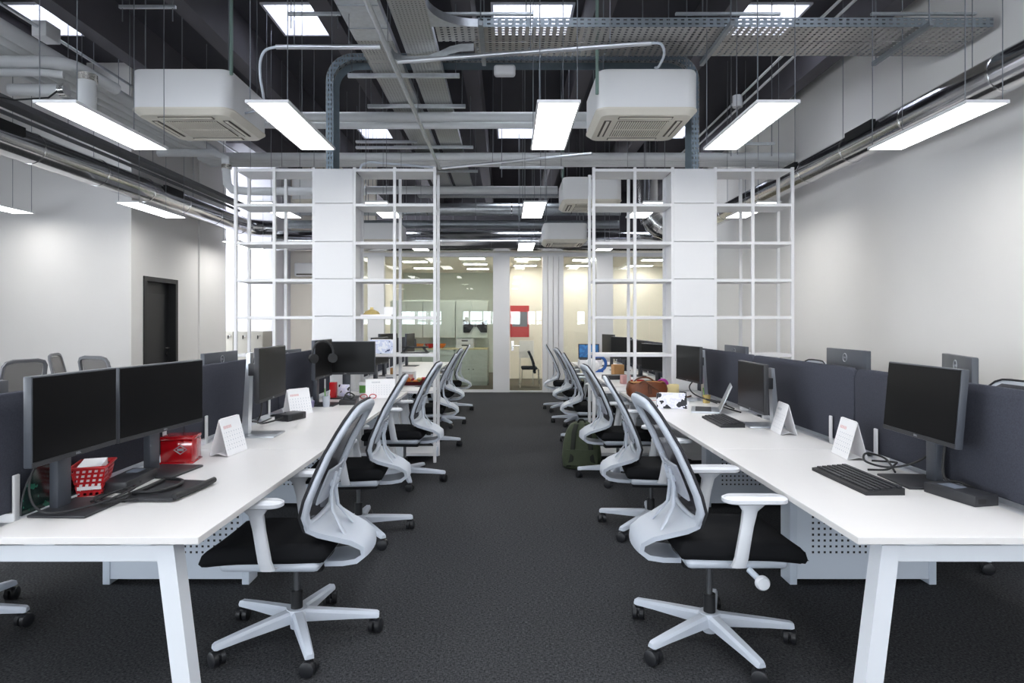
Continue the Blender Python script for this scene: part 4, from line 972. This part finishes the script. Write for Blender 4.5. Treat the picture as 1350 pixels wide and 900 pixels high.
tent('white tent calendar beside the silver monitor stand on the left bench', -1.60, 4.88, A2(-35), .2, .19)
tent('large white tent calendar at the end of the left bench, before the shelving unit', -1.18, 5.95, A2(-78), .27, .17, .12, 'calb')
t = thing('docking_station', 'black power brick on the left bench, middle', 'dock', (-1.56, 4.6, DZ), A2(-20)); B().box(-.06, .06, -.1, .1, 0, .05, .006).build('casing', 'bezel', t); B().box(.061, .062, -.06, .06, .01, .04).build('vent', 'black', t, False)
cable('black cables tangled behind the silver monitor stand on the left bench', smooth([(-1.74, 4.1, .75), (-1.68, 3.95, .82), (-1.6, 4.05, .8), (-1.64, 4.3, .75), (-1.58, 4.5, .76), (-1.6, 4.6, .78)]), .006)
cable('black cable dropping from the silver monitor of the left bench', smooth([(-1.53, 4.0, 1.0), (-1.58, 4.1, .85), (-1.66, 4.25, .76), (-1.7, 4.6, .74)]), .005)
# headset hung on the end monitor
t = thing('headset', 'black headset hung over the corner of the end monitor on the left bench', 'headset', (-1.49, 5.165, 1.16), A2(-55))
B().tube([(0, .085*math.cos(a), .02+.1*math.sin(a)) for a in [PI*(i/14)*1.2-.3 for i in range(15)]], .009, 8).build('headband', 'black', t)
for s in (-1, 1): B().cyl((-.012, s*.082, -.02), (.02, s*.075, -.02), .038, 18).build('ear_cup', 'black', t)
def pot(lab, x, y, mt, r=.035, h=.1, pens=(), z=DZ):
    t = thing('pen_pot', lab, 'pen pot', (x, y, z)); B().lathe([(0, 0), (r*.85, 0), (r, h), (r*.9, h), (r*.78, .006), (0, .006)], 16).build('pot', mt, t)
    for k, c in enumerate(pens):
        a = k*2.3; B().cyl((r*.4*math.cos(a), r*.4*math.sin(a), .01), (r*.9*math.cos(a), r*.9*math.sin(a), h+.05+.01*(k % 3)), .0045, 8).build('pen', c, t)
pot('grey pot of pens behind the tent calendar on the left bench', -1.68, 5.02, 'clear', .035, .1, ('black', 'red', 'paper', 'black'))
pot('clear pot with pens below the headset on the left bench', -1.5, 5.3, 'clear', .032, .09, ('paper', 'greenp'))
t = thing('tape_tub', 'lilac round tub of tape rolls by the left divider', 'tub', (-1.66, 5.28, DZ)); B().lathe([(0, 0), (.06, 0), (.066, .05), (.06, .055), (0, .05)], 20).build('tub', 'lilac', t); B().lathe([(.03, .055), (.055, .055), (.055, .075), (.03, .075)], 18).build('tape_roll', 'clear', t)
def carton(lab, x, y, w, d, h, mt, rz=0, cap=None, z=DZ, name='carton', cat='box'):
    t = thing(name, lab, cat, (x, y, z), rz); B().box(-w/2, w/2, -d/2, d/2, 0, h, .003).build('body', mt, t)
    if cap: B().box(-w*.42, w*.42, -d*.51, -d*.5, h*.2, h*.75).build('printed_label', cap, t, False)
    return t
carton('white carton with a green label at the end of the left bench', -1.38, 6.12, .07, .05, .13, 'paper', 0, 'greenp')
carton('white carton with a grey label next to the green-labelled one', -1.30, 6.12, .07, .05, .13, 'paper', 0, 'alu')
carton('blue upright box beside the white cartons', -1.22, 6.14, .07, .05, .15, 'blue')
carton('pink folder box leaning beside the blue box', -1.15, 6.15, .06, .05, .13, 'pink')
carton('red bottle-shaped box below the headset monitor', -1.60, 5.88, .06, .06, .15, 'red')
carton('picture card standing between the two end monitors', -1.52, 5.96, .1, .02, .12, 'calpic2')
t = thing('sunglasses', 'red-framed glasses lying before the white cartons', 'glasses', (-1.27, 5.85, DZ), .2)
for s in (-1, 1): B().tube([(s*.04+.03*math.cos(a), 0, .022+.02*math.sin(a)) for a in [2*PI*i/14 for i in range(14)]], .004, 6, True).build('lens_rim', 'red', t)
for s in (-1, 1): B().tube([(s*.07, 0, .03), (s*.08, .12, .006)], .003, 6).build('temple', 'red', t)
t = thing('docking_station', 'black dock with a tangle of leads below the headset monitor', 'dock', (-1.36, 5.5, DZ), .1); B().box(-.07, .07, -.1, .1, 0, .04, .004).build('casing', 'bezel', t)
B().tube(smooth([(-.05, 0, .04), (-.02, .05, .09), (.04, .02, .07), (.02, -.05, .05), (-.03, -.03, .08), (.0, .08, .05)]), .006, 6).build('lead', 'black', t)

# shelf contents
def on_shelf(z): return z+.001
t = tent('blue floral tent calendar on the shelf above the end of the left bench', -1.30, 6.62, A2(-72), .24, .14, .13, 'calpic'); t.location.z = LV[2]
t = thing('folder', 'cream paper folder lying on the left shelving unit', 'folder', (-1.34, 6.68, LV[3])); B().box(-.17, .15, -.1, .1, 0, .018, .002).build('folder', 'paper', t, False)
t = thing('gift_box', 'crumpled gold gift bow on the folder', 'box', (-1.41, 6.66, LV[3]+.018)); B().lathe([(0, 0), (.09, 0), (.07, .03), (.03, .05), (0, .06)], 9).build('bow', 'gold', t, False); B().box(-.015, .015, -.015, .015, .05, .075).build('knot', 'gold', t, False)
carton('small white carton on the paper folder of the left shelving unit', -1.23, 6.68, .1, .07, .08, 'paper', z=LV[3]+.018)
t = thing('laptop_stand', 'black folding stand on the left shelving unit, above the fruit-coloured tray', 'laptop stand', (-.96, 6.7, LV[2]))
B().box(-.14, .14, -.09, .09, 0, .012, .003).build('foot_plate', 'bezel', t); B().box(-.14, .14, -.02, .0, .05, .07, .003).build('crossbar', 'black', t)
for s in (-1, 1): B().prism([(s*.14, 0, .01), (s*.11, 0, .01), (s*.06, 0, .07), (s*.09, 0, .07)], (0, -.02, 0)).build('side_leg', 'black', t, False)
B().prism([(-.015, 0, .06), (.015, 0, .06), (.006, 0, .15), (-.006, 0, .15)], (0, -.015, 0)).build('riser', 'black', t, False)
carton('white box on the left back bench beside the column', -1.3, 7.15, .12, .1, .12, 'paper', .2, 'greypic')
carton('white and red box on the left back bench next to the post', -1.14, 7.45, .14, .1, .13, 'paper', -.1, 'pink')
carton('small kraft box standing on the white box of the left back bench', -1.28, 7.15, .05, .04, .07, 'kraft', .3, z=.851)
t = thing('snack_tray', 'dark red tray heaped with orange and yellow packets on the left back bench', 'tray', (-1.06, 7.2, DZ), .1)
taper_box(B(), .13, .1, .16, .12, .04).build('tray', 'maroon', t, False)
for k in range(9):
    a = k*2.4; r = .03+.011*k; tag(B().box(-.03, .03, -.02, .02, -.012, .012, .008, 2, Matrix.Translation((-1.06+r*1.1*math.cos(a), 7.2+r*.8*math.sin(a), DZ+.035+.014*(k % 3))) @ Matrix.Rotation(a, 4, 'Z') @ Matrix.Rotation(.5, 4, 'X')).build('snack_packet', ['orange', 'yellow', 'red', 'greenp', 'orange', 'gold', 'maroon', 'orange', 'red'][k]),
        '%s snack packet in the dark red tray of the left back bench' % ['first orange', 'yellow', 'first bright red', 'green', 'second orange', 'gold', 'maroon', 'third orange', 'second bright red'][k], 'packet', 'snack packets in the red tray')

# ------------------------------------------------------------------ things on the right front bench
def keyboard(lab, x, y, rz):
    t = thing('keyboard', lab, 'keyboard', (x, y, DZ), rz, 'black keyboards on the right bench')
    B().prism([(-.08, -.22, 0), (.08, -.22, 0), (.08, -.22, .014), (-.08, -.22, .028)], (0, .44, 0)).build('body', 'black', t, False)
    sl = math.atan2(.014, .16)
    for r in range(6):
        b = B(); x_ = -.066+r*.0235
        n = 18; xs_ = [(-.21+i*.0235, .0195) for i in range(n)]
        if r == 5: xs_ = [(-.21+i*.0235, .0195) for i in range(3)]+[(-.14, .13)]+[(.0+i*.0235, .0195) for i in range(9)]
        for y_, wk in xs_: b.box(x_-.009, x_+.009, y_, y_+wk, .0205-.0875*(x_), .0275-.0875*(x_), 0)
        b.build('key_row', 'bezel', t, False)
    return t
keyboard('black keyboard on the near right desk', 1.53, 2.80, A2(181))
keyboard('black keyboard on the middle right desk, before the silver laptop', 1.51, 4.46, A2(179))
t = thing('docking_station', 'black dock at the foot of the tilted monitor', 'dock', (1.80, 2.55, DZ), A2(12)); B().box(-.055, .055, -.13, .1, 0, .042, .003).build('casing', 'bezel', t); B().box(-.04, -.005, -.131, -.13, .012, .03).build('port', 'black', t, False); B().box(-.03, .03, -.02, .06, .042, .043).build('sticker', 'greypic', t, False)
cable('black cable looping left of the tilted monitor', smooth([(1.9, 2.75, .95), (1.86, 2.85, .82), (1.78, 2.95, .76), (1.72, 3.05, .765), (1.76, 3.12, .79), (1.84, 3.1, .77), (1.78, 2.92, .745)]), .005)
cable('second black cable lying behind the tilted monitor', smooth([(1.7, 3.0, .738), (1.76, 2.95, .75), (1.82, 2.98, .77), (1.86, 3.06, .76), (1.8, 3.14, .75)]), .005)
cable('black cable crossing the base of the tilted monitor', smooth([(1.87, 2.72, .9), (1.84, 2.68, .78), (1.86, 2.6, .775), (1.9, 2.5, .745)]), .006)
tent('white tent calendar on the near right desk, behind the keyboard', 1.79, 3.33, A2(174), .2, .19)
tent('white tent calendar on the middle right desk, by the silver monitor base', 1.76, 4.05, A2(174), .2, .185, .1, 'calb')
t = tent('tent calendar with a black and white picture, far end of the right bench', 1.35, 5.22, A2(-100), .24, .12, .1, 'calpic2')
t = thing('laptop', 'silver laptop opened edge-on on the right bench', 'laptop', (1.60, 5.05, DZ), A2(163))
B().box(-.08, .13, -.16, .16, 0, .014, .004).build('keyboard_deck', 'silver', t); B().box(-.02, .1, -.14, .14, .014, .0155).build('keys', 'bezel', t, False)
B().box(-.004, .004, -.16, .16, 0, .22, .003, 2, Matrix.Translation((-.08, 0, .012)) @ Matrix.Rotation(A2(-24), 4, 'Y')).build('lid', 'silver', t)
t = thing('phone_ring', 'thin silver ring stand lying before the laptop', 'stand', (1.6, 4.74, DZ)); B().tube([(.045*math.cos(a), .045*math.sin(a), .004) for a in [2*PI*i/20 for i in range(20)]], .004, 6, True).build('ring', 'piston', t)
cable('tangle of dark leads behind the silver laptop', smooth([(1.82, 5.1, .74), (1.78, 5.3, .76), (1.72, 5.5, .77), (1.8, 5.6, .75), (1.84, 5.35, .75), (1.76, 5.2, .745), (1.8, 4.9, .74)]), .006)
cable('loop of dark cable hanging from the end monitor of the right bench', smooth([(1.66, 5.62, .93), (1.62, 5.65, .86), (1.65, 5.6, .8), (1.74, 5.5, .76), (1.8, 5.45, .74)]), .006)
pot('small yellow-green jar of pens by the end monitor of the right bench', 1.74, 5.55, 'gold', .035, .07, ('black', 'greenp'))
# brown handbag
t = thing('handbag', 'open brown leather handbag on the end of the right bench', 'bag', (1.33, 6.05, DZ), A2(8))
b = B(); lp = []
for z, w, d in ((0, .17, .08), (.02, .19, .085), (.07, .2, .085), (.115, .19, .078), (.135, .175, .072)):
    lp.append([Vector((w*math.copysign(abs(math.cos(a))**.7, math.cos(a)), d*math.copysign(abs(math.sin(a))**.7, math.sin(a)), z+(.02*math.sin(3*a) if z > .1 else 0)*(1 if z > .15 else .5))) for a in [2*PI*i/28 for i in range(28)]])
rings = [[b.bm.verts.new(p) for p in l] for l in lp]; b.skin(rings, False); b.bm.faces.new(rings[0][::-1])
b.build('body', 'leather', t, True, 70)
B().sheet([[Vector((u*.165, v*.066, .138-.05*(1-u*u)*(1-abs(v)))) for u in (-1, -.5, 0, .5, 1)] for v in (-1, 0, 1)]).build('lining', 'tan', t)
for s in (-1, 1): B().tube(smooth([(-.1, s*.078, .13), (-.06, s*.1, .15), (0, s*.11, .11), (.06, s*.115, .07), (.12, s*.1, .03)] if s < 0 else [(-.1, .07, .135), (-.05, .08, .165), (.04, .085, .17), (.1, .07, .135)]), .008, 8).build('handle', 'strap', t)
B().box(-.02, .02, -.092, -.078, .03, .12, .004).build('strap_tab', 'strap', t)
for k, (x, y, mt, lab) in enumerate([(1.50, 6.2, 'purple', 'purple scarf bunched behind the brown handbag'), (1.47, 6.3, 'lilac', 'lilac scarf crumpled behind the brown handbag')]):
    b = B(); bmesh.ops.create_icosphere(b.bm, subdivisions=3, radius=.06)
    for v in b.bm.verts: v.co *= 1+.25*math.sin(23*v.co.x+5*k)*math.cos(31*v.co.y)+.15*math.sin(40*v.co.z); v.co.z *= 1.25; v.co += Vector((x, y, DZ+.085))
    zmin = min(v.co.z for v in b.bm.verts)
    for v in b.bm.verts: v.co.z += DZ-zmin
    tag(b.build('scarf', mt), lab, 'scarf')
carton('pale yellow card box against the white column on the right bench', 1.6, 6.2, .13, .08, .1, 'yellow', .1)
for k, (x, y, w, d, r, lab) in enumerate([(1.27, 5.72, .3, .21, .1, 'sheaf of white papers in front of the brown handbag'), (1.5, 5.62, .21, .3, -.3, 'loose white sheet beside the picture calendar'), (1.62, 5.98, .2, .15, .3, 'notepad by the yellow card box')]):
    t = thing('paper_sheet', lab, 'paper', (x, y, DZ), r); B().box(-w/2, w/2, -d/2, d/2, 0, .006).build('sheet', 'paper', t, False); B().box(-w*.3, w*.3, -d*.3, -d*.1, .006, .0065).build('print', 'pink' if k == 0 else 'alu', t, False)
t = thing('camera_mouse', 'small black gadget beside the yellow card box', 'gadget', (1.68, 6.08, DZ)); B().box(-.03, .03, -.04, .04, 0, .04, .012, 3).build('body', 'black', t)
cable('dark strap trailing from the handbag towards the column', smooth([(1.5, 6.05, .75), (1.58, 5.95, .745), (1.66, 5.9, .74), (1.72, 5.95, .745)]), .008, 'strap')
# backpack on the floor
t = thing('backpack', 'dark green backpack standing on the carpet by the right shelving unit', 'backpack', (.74, 6.3, 0), A2(-6))
b = B(); lp = []
for z, w, d, y in ((.0, .15, .10, 0), (.02, .185, .125, 0), (.12, .195, .135, 0), (.25, .18, .12, .01), (.36, .15, .1, .02), (.42, .11, .075, .03), (.445, .06, .04, .035)):
    lp.append([Vector((w*math.copysign(abs(math.cos(a))**.6, math.cos(a)), y+d*math.copysign(abs(math.sin(a))**.6, math.sin(a)), z)) for a in [2*PI*i/24 for i in range(24)]])
loft(b, lp).build('body', 'olive', t, True, 60)
for s in (-1, 1):
    pp = [Vector((s*.05, -.03, .43)), Vector((s*.075, -.1, .36)), Vector((s*.085, -.135, .22)), Vector((s*.10, -.145, .1)), Vector((s*.13, -.13, .03))]
    B().sweep(pp, [(1, 0, 0)]*5, [(0, -1, .2)]*5, .045, .014).build('shoulder_strap', 'olivedk', t)
B().tube(smooth([(-.04, .0, .43), (-.02, -.01, .47), (.02, -.01, .47), (.04, 0, .43)]), .008, 8).build('carry_loop', 'olivedk', t)
B().sheet([[Vector((x, -.142+.01*abs(x)/.15, z)) for x in (-.15, 0, .15)] for z in (.05, .13, .2)], .012).build('front_pocket', 'olive', t)

# ------------------------------------------------------------------ things on the right back bench
t = thing('laptop', 'open laptop with a blue screen on the right back bench', 'laptop', (1.33, 10.2, .84))
B().box(-.17, .17, -.12, .1, 0, .02, .004).build('keyboard_deck', 'bezel', t); lid = B().box(-.17, .17, -.006, .006, 0, .23, .003, 2, Matrix.Translation((0, .1, .015)) @ Matrix.Rotation(A2(-10), 4, 'X')).build('lid', 'bezel', t)
B().box(-.155, .155, -.008, -.006, .015, .215, 0, 1, Matrix.Translation((0, .1, .015)) @ Matrix.Rotation(A2(-10), 4, 'X')).build('screen', 'bluescr', t, False)
carton('white riser box under the blue-screen laptop', 1.33, 10.2, .36, .24, .11, 'paper')
carton('kraft box on the right back bench', 1.48, 8.5, .14, .12, .14, 'kraft', .2)
t = thing('toy_wheel', 'blue and white wheel-shaped toy on the right back bench', 'toy', (1.3, 9.0, DZ)); B().tube([(.1*math.cos(a), 0, .12+.1*math.sin(a)) for a in [2*PI*i/20 for i in range(20)]], .022, 8, True).build('rim', 'blue', t); B().cyl((0, -.02, .12), (0, .02, .12), .05, 16).build('hub', 'paper', t); B().box(-.06, .06, -.03, .03, 0, .03).build('foot', 'blue', t, False)
t = thing('plastic_bag', 'crumpled white bag beside the wheel-shaped toy', 'bag', (1.17, 8.75, DZ)); b = B(); bmesh.ops.create_icosphere(b.bm, subdivisions=3, radius=.1)
for v in b.bm.verts: v.co *= 1+.15*math.sin(30*v.co.x)*math.cos(27*v.co.z); v.co.z += .1
b.build('bag', 'paper', t)
zz = min(v.co.z for v in t.children[0].data.vertices); t.location.z -= zz
carton('dark desk organiser box on the right back bench', 1.35, 7.9, .3, .2, .05, 'bezel', .1)
carton('pink card box on the right back bench, near the shelving post', 1.36, 7.3, .1, .08, .1, 'pink', .2)
carton('red tray on the right back bench by the shelving post', 1.5, 7.35, .16, .1, .04, 'red', 0)
